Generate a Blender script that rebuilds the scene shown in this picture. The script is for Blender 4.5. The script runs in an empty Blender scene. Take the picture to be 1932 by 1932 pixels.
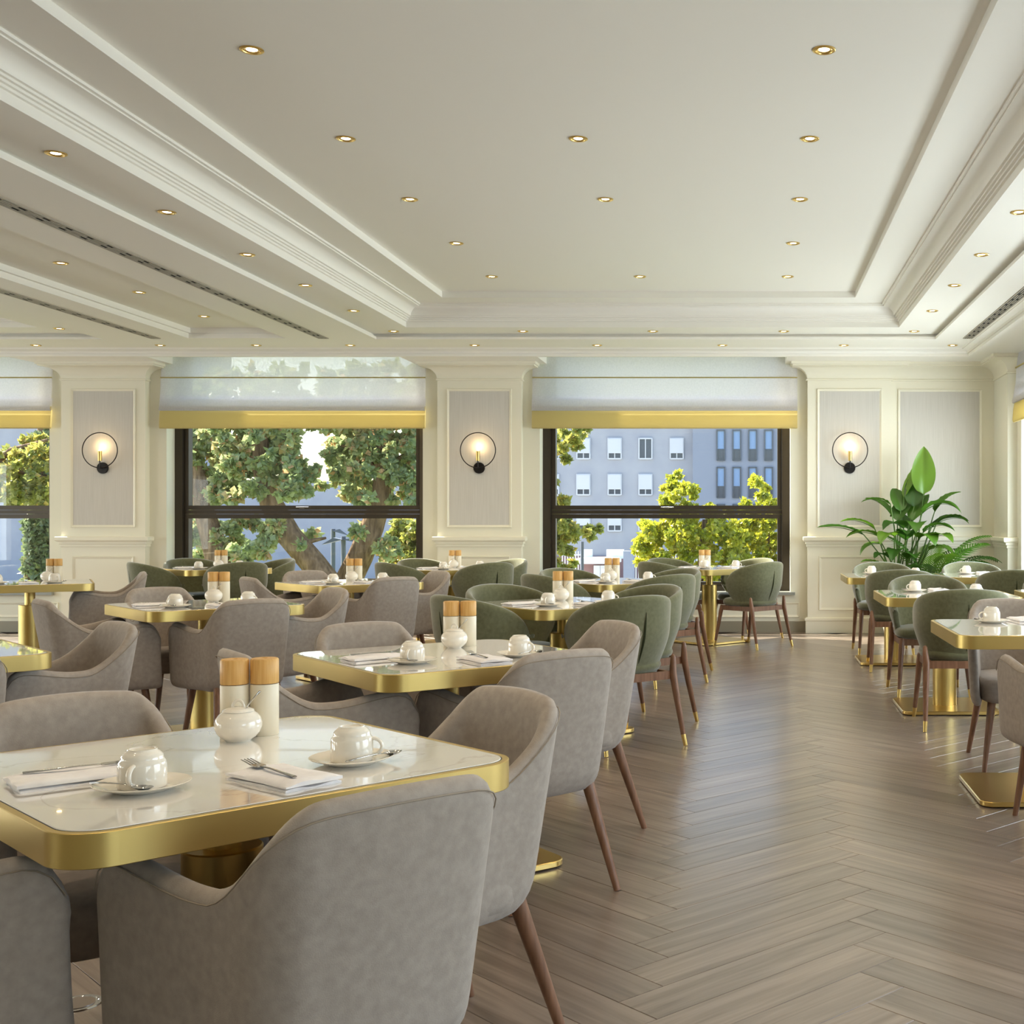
import bpy, math, random
import numpy as np
from mathutils import Vector, Matrix

random.seed(7)
rng = np.random.default_rng(7)
scn = bpy.context.scene
COL = scn.collection
PI = math.pi

# ------------------------------------------------------------------ camera, world, sun, big lights, exposure
F_PX, PPX, PPY, CAM_H = 2310.0, 1413.0, 980.0, 1.235      # measured from the ceiling lights and table tops
cam_d = bpy.data.cameras.new('camera')
cam = bpy.data.objects.new('camera', cam_d); COL.objects.link(cam)
cam.location = (0, 0, CAM_H); cam.rotation_euler = (PI / 2, 0, 0)
cam_d.sensor_width = 36.0; cam_d.lens = 36.0 * F_PX / 1932.0
cam_d.shift_x = (966.0 - PPX) / 1932.0; cam_d.shift_y = (PPY - 966.0) / 1932.0
cam_d.clip_start = 0.05; cam_d.clip_end = 600
scn.camera = cam

SUN_DIR = Vector((1.95, -1.0, -1.8)).normalized()
world = bpy.data.worlds.new('sky'); scn.world = world; world.use_nodes = True
wn = world.node_tree; wn.nodes.clear()
sky = wn.nodes.new('ShaderNodeTexSky'); sky.sky_type = 'NISHITA'; sky.sun_disc = False
sky.sun_elevation = math.asin(-SUN_DIR.z); sky.sun_rotation = math.atan2(-SUN_DIR.x, -SUN_DIR.y)
sky.air_density = 1.0; sky.dust_density = 2.5; sky.ozone_density = 1.0
bg = wn.nodes.new('ShaderNodeBackground'); bg.inputs['Strength'].default_value = 0.34
wo = wn.nodes.new('ShaderNodeOutputWorld')
wn.links.new(sky.outputs[0], bg.inputs[0]); wn.links.new(bg.outputs[0], wo.inputs[0])

sun_d = bpy.data.lights.new('sun', 'SUN'); sun_d.energy = 12.0; sun_d.angle = 0.009; sun_d.color = (1.0, 0.93, 0.80)
sun = bpy.data.objects.new('sun', sun_d); COL.objects.link(sun)
sun.rotation_euler = SUN_DIR.to_track_quat('-Z', 'Y').to_euler()

def window_fill_lamp(loc, direction, sx, sy, power, color):
    """daylight entering through one of the room's windows outside the frame"""
    d = bpy.data.lights.new('window_daylight', 'AREA'); d.shape = 'RECTANGLE'; d.size = sx; d.size_y = sy
    d.energy = power; d.color = color
    o = bpy.data.objects.new('window_daylight', d); COL.objects.link(o); o.location = loc
    o.rotation_euler = Vector(direction).to_track_quat('-Z', 'Y').to_euler()
DAY = (0.86, 0.93, 1.0)  # daylight tint of the lamps added at the side windows
for yc, pw in ((11.05, 115), (7.0, 75), (2.95, 48), (-1.1, 36)):
    window_fill_lamp((3.12, yc, 1.35), (-1, 0, 0), 2.6, 1.7, pw, DAY)
for yc, pw in ((11.05, 110), (7.0, 75), (2.95, 50), (-1.1, 36)):
    window_fill_lamp((-13.18, yc, 1.35), (1, 0, 0), 2.6, 1.7, pw, DAY)

vs = scn.view_settings
vs.view_transform = 'Standard'; vs.look = 'None'; vs.gamma = 1.0; vs.use_curve_mapping = False
vs.exposure = 0.70
cy = scn.cycles                                   # light path lengths: enough for an interior, keeps the render short
cy.max_bounces = 6; cy.diffuse_bounces = 4; cy.glossy_bounces = 3; cy.transmission_bounces = 2; cy.transparent_max_bounces = 6
cy.caustics_reflective = False; cy.caustics_refractive = False

# ------------------------------------------------------------------ materials
def srgb(r, g, b):
    f = lambda c: ((c / 255 + 0.055) / 1.055) ** 2.4 if c / 255 > 0.04045 else c / 255 / 12.92
    return (f(r), f(g), f(b), 1.0)

MATS = {}
def mat(name, color, rough=0.5, metal=0.0, spec=0.5, **kw):
    m = bpy.data.materials.new(name); m.use_nodes = True
    p = m.node_tree.nodes['Principled BSDF']
    p.inputs['Base Color'].default_value = color
    p.inputs['Roughness'].default_value = rough; p.inputs['Metallic'].default_value = metal
    p.inputs['Specular IOR Level'].default_value = spec
    for k, v in kw.items():
        p.inputs[k.replace('_', ' ')].default_value = v
    MATS[name] = m
    return m

def nodes(m): return m.node_tree.nodes, m.node_tree.links, m.node_tree.nodes['Principled BSDF']

def add_noise(m, c1, c2, scale=(8, 8, 8), detail=4, lo=0.35, hi=0.65, bump=0.0, bump_scale=None, coord='Object', dist=0.002):
    n, l, p = nodes(m)
    tc = n.new('ShaderNodeTexCoord'); mp = n.new('ShaderNodeMapping'); mp.inputs['Scale'].default_value = scale
    nz = n.new('ShaderNodeTexNoise'); nz.inputs['Detail'].default_value = detail; nz.inputs['Scale'].default_value = 1.0
    cr = n.new('ShaderNodeValToRGB'); cr.color_ramp.elements[0].position = lo; cr.color_ramp.elements[1].position = hi
    cr.color_ramp.elements[0].color = c1; cr.color_ramp.elements[1].color = c2
    l.new(tc.outputs[coord], mp.inputs[0]); l.new(mp.outputs[0], nz.inputs['Vector'])
    l.new(nz.outputs['Fac'], cr.inputs[0]); l.new(cr.outputs[0], p.inputs['Base Color'])
    if bump:
        b = n.new('ShaderNodeBump'); b.inputs['Strength'].default_value = bump; b.inputs['Distance'].default_value = dist
        if bump_scale:
            m2 = n.new('ShaderNodeMapping'); m2.inputs['Scale'].default_value = bump_scale
            n2 = n.new('ShaderNodeTexNoise'); n2.inputs['Scale'].default_value = 1.0; n2.inputs['Detail'].default_value = 2
            l.new(tc.outputs[coord], m2.inputs[0]); l.new(m2.outputs[0], n2.inputs['Vector']); l.new(n2.outputs['Fac'], b.inputs['Height'])
        else:
            l.new(nz.outputs['Fac'], b.inputs['Height'])
        l.new(b.outputs[0], p.inputs['Normal'])
    return m

M_CEIL = mat('ceiling_paint', srgb(242, 238, 228), 0.55, spec=0.35)
M_CREAM = mat('cream_lacquer', srgb(236, 230, 210), 0.45, spec=0.4)
M_WALL = mat('wall_paint', srgb(230, 226, 208), 0.6, spec=0.3)
M_FABRIC_WALL = add_noise(mat('grasscloth', srgb(205, 200, 190), 0.85, spec=0.2), srgb(201, 196, 187), srgb(211, 206, 198),
                          (260, 260, 3), 2, 0.3, 0.7, bump=0.25, bump_scale=(500, 500, 90), dist=0.001)
M_BRONZE = mat('bronze_frame', srgb(70, 62, 52), 0.42, metal=0.55)
M_CHROME = mat('chrome', (0.75, 0.75, 0.73, 1), 0.15, metal=1.0)
M_STEEL = mat('cutlery_steel', (0.55, 0.54, 0.52, 1), 0.14, metal=1.0)
M_SILL = mat('stone_sill', srgb(150, 152, 146), 0.25)
M_BASEB = mat('grey_baseboard', srgb(150, 142, 124), 0.45)
M_BRASS = add_noise(mat('brushed_brass', (0.68, 0.50, 0.18, 1), 0.36, metal=1.0), (0.66, 0.49, 0.17, 1), (0.71, 0.53, 0.20, 1), (3, 3, 3), 2)
M_BRASS_S = mat('satin_brass', (0.72, 0.50, 0.17, 1), 0.28, metal=1.0)
M_BLACK = mat('black_metal', srgb(38, 34, 32), 0.4, metal=0.6)
M_CERAMIC = mat('cream_ceramic', srgb(236, 228, 214), 0.12, spec=0.6, Coat_Weight=0.4)
M_MILL = mat('mill_body', srgb(228, 217, 194), 0.42)
M_LINEN = add_noise(mat('white_linen', srgb(240, 236, 236), 0.9, spec=0.15), srgb(236, 231, 232), srgb(246, 243, 243), (30, 30, 30), 3,
                    bump=0.3, bump_scale=(700, 700, 700), dist=0.0006)

def fabric(name, c1, c2, sheen, bump=0.35):
    m = mat(name, c1, 0.92, spec=0.12, Sheen_Weight=sheen, Sheen_Roughness=0.45)
    return add_noise(m, c1, c2, (48, 48, 48), 4, 0.25, 0.75, bump=bump, bump_scale=(420, 420, 420), dist=0.0012)
M_GREY = fabric('greige_chenille', srgb(160, 148, 137), srgb(178, 166, 155), 0.25)
M_GREEN = fabric('sage_velvet', srgb(98, 98, 70), srgb(116, 115, 86), 0.7, 0.12)
M_GREEN_DK = mat('green_seam', srgb(48, 50, 32), 0.95, spec=0.05)
M_PIPING = mat('greige_piping', srgb(156, 144, 129), 0.9, spec=0.1)

def wood(name, c1, c2, scale, rough):
    m = mat(name, c1, rough, spec=0.4)
    return add_noise(m, c1, c2, scale, 6, 0.3, 0.7, bump=0.08)
M_WALNUT = wood('walnut', srgb(112, 78, 56), srgb(146, 106, 80), (60, 60, 5), 0.42)
M_OAK = wood('oak_cap', srgb(204, 152, 82), srgb(226, 182, 114), (160, 160, 8), 0.45)

def marble():
    m = mat('polished_marble', srgb(236, 232, 226), 0.10, spec=0.6, Coat_Weight=1.0, Coat_Roughness=0.02, Coat_IOR=1.7)
    n, l, p = nodes(m)
    tc = n.new('ShaderNodeTexCoord'); wv = n.new('ShaderNodeTexNoise'); wv.inputs['Scale'].default_value = 2.2
    wv.inputs['Detail'].default_value = 5; wv.inputs['Distortion'].default_value = 1.3
    oi = n.new('ShaderNodeObjectInfo'); ad = n.new('ShaderNodeVectorMath'); ad.operation = 'ADD'
    sc = n.new('ShaderNodeVectorMath'); sc.operation = 'SCALE'; sc.inputs['Scale'].default_value = 37.0
    l.new(oi.outputs['Random'], sc.inputs[0]); l.new(tc.outputs['Object'], ad.inputs[0]); l.new(sc.outputs[0], ad.inputs[1])
    l.new(ad.outputs[0], wv.inputs['Vector'])
    cr = n.new('ShaderNodeValToRGB'); e = cr.color_ramp.elements
    e[0].position = 0.0; e[0].color = srgb(240, 236, 230); e[1].position = 1.0; e[1].color = srgb(240, 236, 230)
    for pos, c in ((0.49, srgb(239, 235, 229)), (0.5, srgb(218, 212, 206)), (0.508, srgb(239, 235, 229))):
        x = e.new(pos); x.color = c
    l.new(wv.outputs['Fac'], cr.inputs[0]); l.new(cr.outputs[0], p.inputs['Base Color'])
    return m
M_MARBLE = marble()

def floor_wood():
    m = mat('grey_oak_plank', srgb(140, 118, 100), 0.32, spec=0.6, Coat_Weight=0.45, Coat_Roughness=0.2, Coat_IOR=1.6)
    n, l, p = nodes(m)
    uv = n.new('ShaderNodeUVMap'); uv.uv_map = 'UVMap'
    oi = n.new('ShaderNodeObjectInfo'); at = n.new('ShaderNodeAttribute'); at.attribute_name = 'plank_random'
    s = n.new('ShaderNodeMath'); s.operation = 'ADD'; l.new(oi.outputs['Random'], s.inputs[0]); l.new(at.outputs['Fac'], s.inputs[1])
    fr = n.new('ShaderNodeMath'); fr.operation = 'FRACT'; l.new(s.outputs[0], fr.inputs[0])
    mul = n.new('ShaderNodeVectorMath'); mul.operation = 'SCALE'; mul.inputs['Scale'].default_value = 53.0; l.new(fr.outputs[0], mul.inputs[0])
    ad = n.new('ShaderNodeVectorMath'); l.new(uv.outputs[0], ad.inputs[0]); l.new(mul.outputs[0], ad.inputs[1])
    mp = n.new('ShaderNodeMapping'); mp.inputs['Scale'].default_value = (2.0, 34.0, 1.0); l.new(ad.outputs[0], mp.inputs[0])
    nz = n.new('ShaderNodeTexNoise'); nz.inputs['Scale'].default_value = 1.0; nz.inputs['Detail'].default_value = 4; nz.inputs['Distortion'].default_value = 0.6
    l.new(mp.outputs[0], nz.inputs['Vector'])
    cr = n.new('ShaderNodeValToRGB'); e = cr.color_ramp.elements
    e[0].position = 0.28; e[0].color = srgb(108, 93, 82); e[1].position = 0.72; e[1].color = srgb(153, 136, 122)
    l.new(nz.outputs['Fac'], cr.inputs[0])
    hs = n.new('ShaderNodeHueSaturation'); mr = n.new('ShaderNodeMapRange'); mr.inputs['To Min'].default_value = 0.82; mr.inputs['To Max'].default_value = 1.12
    l.new(fr.outputs[0], mr.inputs['Value']); l.new(mr.outputs[0], hs.inputs['Value']); l.new(cr.outputs[0], hs.inputs['Color'])
    l.new(hs.outputs[0], p.inputs['Base Color'])
    b = n.new('ShaderNodeBump'); b.inputs['Strength'].default_value = 0.2; b.inputs['Distance'].default_value = 0.0010
    l.new(nz.outputs['Fac'], b.inputs['Height']); l.new(b.outputs[0], p.inputs['Normal'])
    return m
M_FLOOR = floor_wood()
M_GAP = mat('floor_joint', srgb(62, 50, 42), 0.8)

def mix_mat(name, build):
    m = bpy.data.materials.new(name); m.use_nodes = True; n = m.node_tree.nodes; l = m.node_tree.links; n.clear()
    out = n.new('ShaderNodeOutputMaterial'); build(n, l, out); MATS[name] = m
    return m
def glass_build(n, l, out):
    t = n.new('ShaderNodeBsdfTransparent'); t.inputs[0].default_value = (0.96, 0.98, 0.97, 1)
    g = n.new('ShaderNodeBsdfGlossy'); g.inputs['Roughness'].default_value = 0.0
    f = n.new('ShaderNodeFresnel'); f.inputs['IOR'].default_value = 1.5
    ge = n.new('ShaderNodeNewGeometry'); ma = n.new('ShaderNodeMath'); ma.operation = 'SUBTRACT'; ma.inputs[0].default_value = 1.0; l.new(ge.outputs['Backfacing'], ma.inputs[1])
    mu = n.new('ShaderNodeMath'); mu.operation = 'MULTIPLY'; l.new(f.outputs[0], mu.inputs[0]); l.new(ma.outputs[0], mu.inputs[1])     # reflect at the outer faces only
    mx = n.new('ShaderNodeMixShader'); l.new(mu.outputs[0], mx.inputs[0]); l.new(t.outputs[0], mx.inputs[1]); l.new(g.outputs[0], mx.inputs[2])
    l.new(mx.outputs[0], out.inputs[0])
M_GLASS = mix_mat('window_glass', glass_build)

def cloth_translucent(name, col, trans, clear, weave=(900, 900, 900)):
    def b(n, l, out):
        d = n.new('ShaderNodeBsdfDiffuse'); d.inputs[0].default_value = col
        t = n.new('ShaderNodeBsdfTranslucent'); t.inputs[0].default_value = col
        m1 = n.new('ShaderNodeMixShader'); m1.inputs[0].default_value = trans
        l.new(d.outputs[0], m1.inputs[1]); l.new(t.outputs[0], m1.inputs[2])
        tc = n.new('ShaderNodeTexCoord'); nz = n.new('ShaderNodeTexNoise'); nz.inputs['Scale'].default_value = 60; nz.inputs['Detail'].default_value = 3
        l.new(tc.outputs['Object'], nz.inputs['Vector'])
        mr = n.new('ShaderNodeMapRange'); mr.inputs['From Min'].default_value = 0.3; mr.inputs['From Max'].default_value = 0.7
        mr.inputs['To Min'].default_value = clear * 0.6; mr.inputs['To Max'].default_value = clear * 1.4; l.new(nz.outputs['Fac'], mr.inputs['Value'])
        tr = n.new('ShaderNodeBsdfTransparent'); m2 = n.new('ShaderNodeMixShader')
        l.new(mr.outputs[0], m2.inputs[0]); l.new(m1.outputs[0], m2.inputs[1]); l.new(tr.outputs[0], m2.inputs[2])
        l.new(m2.outputs[0], out.inputs[0])
    return mix_mat(name, b)
M_SHEER = cloth_translucent('sheer_blind', srgb(226, 224, 229), 0.58, 0.10)
M_HEM = cloth_translucent('yellow_hem', srgb(222, 206, 148), 0.5, 0.0)  # yellow of sun through the doubled fold, put into the cloth colour

def leaf_mat(name, c1, c2, c3, trans, attr=True):
    def b(n, l, out):
        if attr:
            a = n.new('ShaderNodeAttribute'); a.attribute_name = 'leaf_random'; src = a.outputs['Fac']
        else:
            a = n.new('ShaderNodeObjectInfo'); src = a.outputs['Random']
        cr = n.new('ShaderNodeValToRGB'); e = cr.color_ramp.elements; e[0].color = c1; e[1].color = c3
        x = e.new(0.55); x.color = c2; l.new(src, cr.inputs[0])
        d = n.new('ShaderNodeBsdfDiffuse'); t = n.new('ShaderNodeBsdfTranslucent'); g = n.new('ShaderNodeBsdfGlossy'); g.inputs['Roughness'].default_value = 0.4
        l.new(cr.outputs[0], d.inputs[0]); l.new(cr.outputs[0], t.inputs[0])
        m1 = n.new('ShaderNodeMixShader'); m1.inputs[0].default_value = trans; l.new(d.outputs[0], m1.inputs[1]); l.new(t.outputs[0], m1.inputs[2])
        m2 = n.new('ShaderNodeMixShader'); m2.inputs[0].default_value = 0.05; l.new(m1.outputs[0], m2.inputs[1]); l.new(g.outputs[0], m2.inputs[2])
        l.new(m2.outputs[0], out.inputs[0])
    return mix_mat(name, b)
M_LEAF_GREEN = leaf_mat('maple_leaves', srgb(136, 156, 112), srgb(172, 184, 128), srgb(214, 170, 122), 0.5)
M_LEAF_YELLOW = leaf_mat('yellow_leaves', srgb(134, 150, 54), srgb(190, 190, 52), srgb(214, 198, 72), 0.5)
M_LEAF_MIX = leaf_mat('yellow_green_leaves', srgb(128, 142, 80), srgb(178, 178, 88), srgb(216, 188, 96), 0.5)
M_IVY = leaf_mat('ivy_leaves', srgb(96, 112, 86), srgb(130, 146, 106), srgb(156, 160, 112), 0.3)
M_HOUSE_LEAF = leaf_mat('houseplant_leaf', srgb(52, 92, 28), srgb(78, 122, 34), srgb(112, 152, 44), 0.35, attr=False)
M_STEM = mat('plant_stem', srgb(84, 116, 44), 0.5)
M_BARK = add_noise(mat('bark', srgb(120, 98, 78), 0.95, spec=0.1), srgb(104, 84, 68), srgb(150, 124, 100), (14, 14, 3), 6, bump=0.8, dist=0.05)
M_FACADE = add_noise(mat('lavender_render', srgb(164, 167, 175), 0.9, spec=0.1), srgb(160, 163, 172), srgb(169, 172, 179), (0.6, 0.6, 0.6), 4)
M_FACADE2 = mat('grey_blue_render', srgb(142, 149, 163), 0.9, spec=0.1)
M_SHUTTER = mat('window_shutter', srgb(200, 204, 210), 0.6)
M_DARKGLASS = mat('dark_window_glass', srgb(70, 78, 92), 0.08, spec=0.8)
M_PANEBLUE = mat('blue_window_glass', srgb(120, 150, 190), 0.08, spec=0.8)
M_BRICK = mat('brick_base', srgb(132, 104, 104), 0.9)
M_ASPHALT = add_noise(mat('pale_paving', srgb(176, 174, 168), 0.95), srgb(168, 166, 162), srgb(184, 181, 175), (1, 1, 1), 5)
M_LAWN = add_noise(mat('lawn', srgb(110, 128, 60), 0.95), srgb(92, 112, 50), srgb(130, 142, 70), (2, 2, 2), 5)
M_POST = mat('lamp_post_grey', srgb(96, 102, 116), 0.5, metal=0.3)
M_RAIL = mat('white_rail', srgb(220, 226, 232), 0.5)
M_POT = mat('white_planter', srgb(224, 220, 210), 0.35)
M_SOIL = mat('soil', srgb(60, 46, 36), 0.95)

def emitter(name, col, strength):
    def b(n, l, out):
        e = n.new('ShaderNodeEmission'); e.inputs[0].default_value = col; e.inputs[1].default_value = strength; l.new(e.outputs[0], out.inputs[0])
    return mix_mat(name, b)
M_LED = emitter('warm_led', (1.0, 0.72, 0.34, 1), 14.0)
M_BULB = emitter('sconce_bulb', (1.0, 0.74, 0.40, 1), 9.0)
for m_ in (M_LED, M_BULB): m_.cycles.emission_sampling = 'NONE'      # their light comes from the lamp inside each fixture

# ------------------------------------------------------------------ mesh helpers
class MB:
    def __init__(self): self.v = []; self.f = []
    def add(self, vs, fs):
        k = len(self.v); self.v += [tuple(p) for p in vs]; self.f += [tuple(i + k for i in f) for f in fs]; return self
    def box(self, x0, x1, y0, y1, z0, z1):
        vs = [(x0, y0, z0), (x1, y0, z0), (x1, y1, z0), (x0, y1, z0), (x0, y0, z1), (x1, y0, z1), (x1, y1, z1), (x0, y1, z1)]
        return self.add(vs, [(3, 2, 1, 0), (4, 5, 6, 7), (0, 1, 5, 4), (1, 2, 6, 5), (2, 3, 7, 6), (3, 0, 4, 7)])
    def quad(self, a, b, c, d): return self.add([a, b, c, d], [(0, 1, 2, 3)])
    def lathe(self, prof, n=24, c=(0, 0, 0), cap0=False, cap1=False):
        k = len(prof); vs = []; fs = []
        for i in range(n):
            a = 2 * PI * i / n
            for r, z in prof: vs.append((c[0] + r * math.cos(a), c[1] + r * math.sin(a), c[2] + z))
        for i in range(n):
            j = (i + 1) % n
            for q in range(k - 1): fs.append((i * k + q, j * k + q, j * k + q + 1, i * k + q + 1))
        if cap0: fs.append(tuple(i * k for i in reversed(range(n))))
        if cap1: fs.append(tuple(i * k + k - 1 for i in range(n)))
        return self.add(vs, fs)
    def cyl(self, r, z0, z1, c=(0, 0), n=24): return self.lathe([(r, z0), (r, z1)], n, (c[0], c[1], 0), True, True)
    def tube(self, pts, radii, n=10, caps=True, flat=1.0, up=None):
        pts = [Vector(p) for p in pts]; m = len(pts)
        if not hasattr(radii, '__len__'): radii = [radii] * m
        vs = []; fs = []; prev = None
        for i, p in enumerate(pts):
            t = (pts[min(i + 1, m - 1)] - pts[max(i - 1, 0)]).normalized()
            if prev is None:
                ref = Vector(up) if up else (Vector((0, 0, 1)) if abs(t.z) < 0.9 else Vector((1, 0, 0)))
                a = t.cross(ref).normalized()
            else: a = (prev - t * prev.dot(t)).normalized()
            prev = a; b = t.cross(a).normalized()
            for k in range(n):
                an = 2 * PI * k / n; vs.append(p + a * math.cos(an) * radii[i] + b * math.sin(an) * radii[i] * flat)
        for i in range(m - 1):
            for k in range(n):
                k2 = (k + 1) % n; fs.append((i * n + k, i * n + k2, (i + 1) * n + k2, (i + 1) * n + k))
        if caps: fs.append(tuple(reversed(range(n)))); fs.append(tuple((m - 1) * n + k for k in range(n)))
        return self.add(vs, fs)
    def rrect(self, hx, hy, r, z0, z1, n=8, cx=0, cy=0, bev=0.0):
        def loop(g, z):
            ps = []
            for (sx, sy, a0) in ((1, 1, 0), (-1, 1, PI / 2), (-1, -1, PI), (1, -1, 1.5 * PI)):
                for i in range(n + 1):
                    a = a0 + PI / 2 * i / n
                    ps.append((cx + sx * (hx - r) + (r - g) * math.cos(a), cy + sy * (hy - r) + (r - g) * math.sin(a), z))
            return ps
        loops = [loop(bev, z0), loop(0, z0 + bev), loop(0, z1 - bev), loop(bev, z1)] if bev else [loop(0, z0), loop(0, z1)]
        k = len(loops[0]); vs = [p for L in loops for p in L]; fs = []
        for q in range(len(loops) - 1):
            for i in range(k): j = (i + 1) % k; fs.append((q * k + i, q * k + j, (q + 1) * k + j, (q + 1) * k + i))
        fs.append(tuple(reversed(range(k)))); fs.append(tuple((len(loops) - 1) * k + i for i in range(k)))
        return self.add(vs, fs)
    def mesh(self, name, material, smooth=False):
        me = bpy.data.meshes.new(name); me.from_pydata(self.v, [], self.f); me.update()
        if material: me.materials.append(material)
        if smooth: shade(me, smooth if not isinstance(smooth, bool) else 40)
        return me

def shade(me, angle):
    me.polygons.foreach_set('use_smooth', [True] * len(me.polygons))
    try: me.set_sharp_from_angle(angle=math.radians(angle))
    except Exception: pass

def link(name, data, parent=None, loc=None, rotz=None):
    o = bpy.data.objects.new(name, data); COL.objects.link(o)
    if parent: o.parent = parent
    if loc is not None: o.location = loc
    if rotz is not None: o.rotation_euler = (0, 0, rotz)
    return o
def tag(o, label=None, cat=None, group=None, kind=None):
    if label: o['label'] = label
    if cat: o['category'] = cat
    if group: o['group'] = group
    if kind: o['kind'] = kind
    return o
def struct(name, mb, material, parent=None, smooth=False):
    o = link(name, mb.mesh(name, material, smooth) if mb else None, parent)
    if parent is None: o['kind'] = 'structure'
    return o
def put(parts, name, label, cat, loc, rotz=0.0, group=None):
    """parts: [(name, mesh, [(sub name, mesh)...])]; one part -> the thing is that mesh"""
    if len(parts) == 1 and not parts[0][2]:
        r = link(name, parts[0][1], None, loc, rotz)
    else:
        r = link(name, None, None, loc, rotz)
        for pn, me, subs in parts:
            p = link(pn, me, r)
            for sn, sme in subs: link(sn, sme, p)
    return tag(r, label, cat, group)

def prism(poly, y0, y1):
    """poly in (x, z), extruded along y"""
    n = len(poly); m = MB()
    vs = [(x, y0, z) for x, z in poly] + [(x, y1, z) for x, z in poly]
    fs = [tuple(range(n)), tuple(reversed(range(n, 2 * n)))] + [(i, i + n, (i + 1) % n + n, (i + 1) % n) for i in range(n)]
    return m.add(vs, fs)

def ring_sweep(mb, x0, x1, y0, y1, prof, closed_top=False):
    """mitred sweep of a profile [(inset, z)] around a rectangle"""
    L = []
    for ins, z in prof: L.append([(x0 + ins, y0 + ins, z), (x1 - ins, y0 + ins, z), (x1 - ins, y1 - ins, z), (x0 + ins, y1 - ins, z)])
    vs = [p for q in L for p in q]; fs = []
    for i in range(len(L) - 1):
        for k in range(4): k2 = (k + 1) % 4; fs.append((i * 4 + k, i * 4 + k2, i * 4 + 4 + k2, i * 4 + 4 + k))
    if closed_top: b = (len(L) - 1) * 4; fs.append((b + 3, b + 2, b + 1, b))
    return mb.add(vs, fs)

# ------------------------------------------------------------------ room dimensions
XL, XR = -12.74, 2.68            # pilaster planes of the side walls
YB, YF = 13.33, -3.10            # pilaster plane of the window wall, wall behind the viewer
Z1, Z2, Z3 = 3.014, 3.068, 3.326
PIL = [-11.10, -7.03, -2.935, 1.096]; PW = 0.457
WALL_Y = 13.43
ZSILL = 0.44

# floor: slab + herringbone planks
slab = struct('floor', MB().box(XL - 0.7, XR + 0.7, YF - 0.6, WALL_Y + 0.55, -0.25, -0.006), M_GAP)
W, LN = 0.151, 0.90
gap = 0.0008
def plank_mesh():
    m = MB(); a, b = LN - gap, W - gap; c = 0.0012
    lo = [(gap, gap, -0.006), (a, gap, -0.006), (a, b, -0.006), (gap, b, -0.006)]
    mid = [(gap, gap, -c), (a, gap, -c), (a, b, -c), (gap, b, -c)]
    hi = [(gap + c, gap + c, 0), (a - c, gap + c, 0), (a - c, b - c, 0), (gap + c, b - c, 0)]
    fs = [(8, 9, 10, 11)] + [(i, (i + 1) % 4, (i + 1) % 4 + 4, i + 4) for i in range(4)] + [(i + 4, (i + 1) % 4 + 4, (i + 1) % 4 + 8, i + 8) for i in range(4)]
    return m.add(lo + mid + hi, fs)
def set_uv(me, uvs):
    u = me.uv_layers.new(name='UVMap'); arr = np.zeros(len(me.loops) * 2)
    vi = np.zeros(len(me.loops), dtype=np.int32); me.loops.foreach_get('vertex_index', vi)
    arr[0::2] = uvs[vi, 0]; arr[1::2] = uvs[vi, 1]; u.data.foreach_set('uv', arr)
pm = plank_mesh(); pv = np.array(pm.v)
plank_me = pm.mesh('plank', M_FLOOR); set_uv(plank_me, pv[:, :2])
planks = []
OX, OY = -0.227, 3.239; s2 = math.sqrt(2)
for i in range(-12, 7):
    for k in range(-60, 60):
        for kind in (0, 1):
            if kind == 0: u, v, ang = k * W + i * LN, k * W - i * LN, PI / 4
            else: u, v, ang = k * W + LN + W + i * LN, k * W + W - LN - i * LN, 3 * PI / 4     # local x along +v, width towards -u
            x = OX + (u - v) / s2; y = OY + (u + v) / s2
            cx = x + math.cos(ang) * LN / 2; cy = y + math.sin(ang) * LN / 2
            if XL - 0.3 < cx < XR + 0.3 and YF - 0.1 < cy < WALL_Y + 0.1: planks.append((x, y, ang, cx, cy))
def plank_score(p):
    cx, cy = p[3], p[4]
    if cy < 2.2: return 1e9
    px = PPX + cx * F_PX / cy; py = PPY + CAM_H * F_PX / cy
    if px < 880 or px > 1980 or py > 1990: return 1e8 + cy
    return cy
planks.sort(key=plank_score)
for (x, y, ang, cx, cy) in planks[:300]:
    link('plank', plank_me, slab, (x, y, 0), ang)
rest = planks[300:]; V = []; Fc = []; UV = []; R = []
base_f = np.array([f for f in pm.f])
for q, (x, y, ang, cx, cy) in enumerate(rest):
    c, s = math.cos(ang), math.sin(ang)
    V.append(np.c_[x + pv[:, 0] * c - pv[:, 1] * s, y + pv[:, 0] * s + pv[:, 1] * c, pv[:, 2]]); Fc.append(base_f + q * len(pv)); UV.append(pv[:, :2]); R.append(np.full(len(pv), rng.random()))
V = np.concatenate(V); Fc = np.concatenate(Fc)
me = bpy.data.meshes.new('far_planks'); me.from_pydata(V.tolist(), [], Fc.tolist()); me.materials.append(M_FLOOR)
set_uv(me, np.concatenate(UV)); a = me.attributes.new('plank_random', 'FLOAT', 'POINT'); a.data.foreach_set('value', np.concatenate(R))
fp = link('plank_field', me, slab); fp['kind'] = 'stuff'

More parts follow.
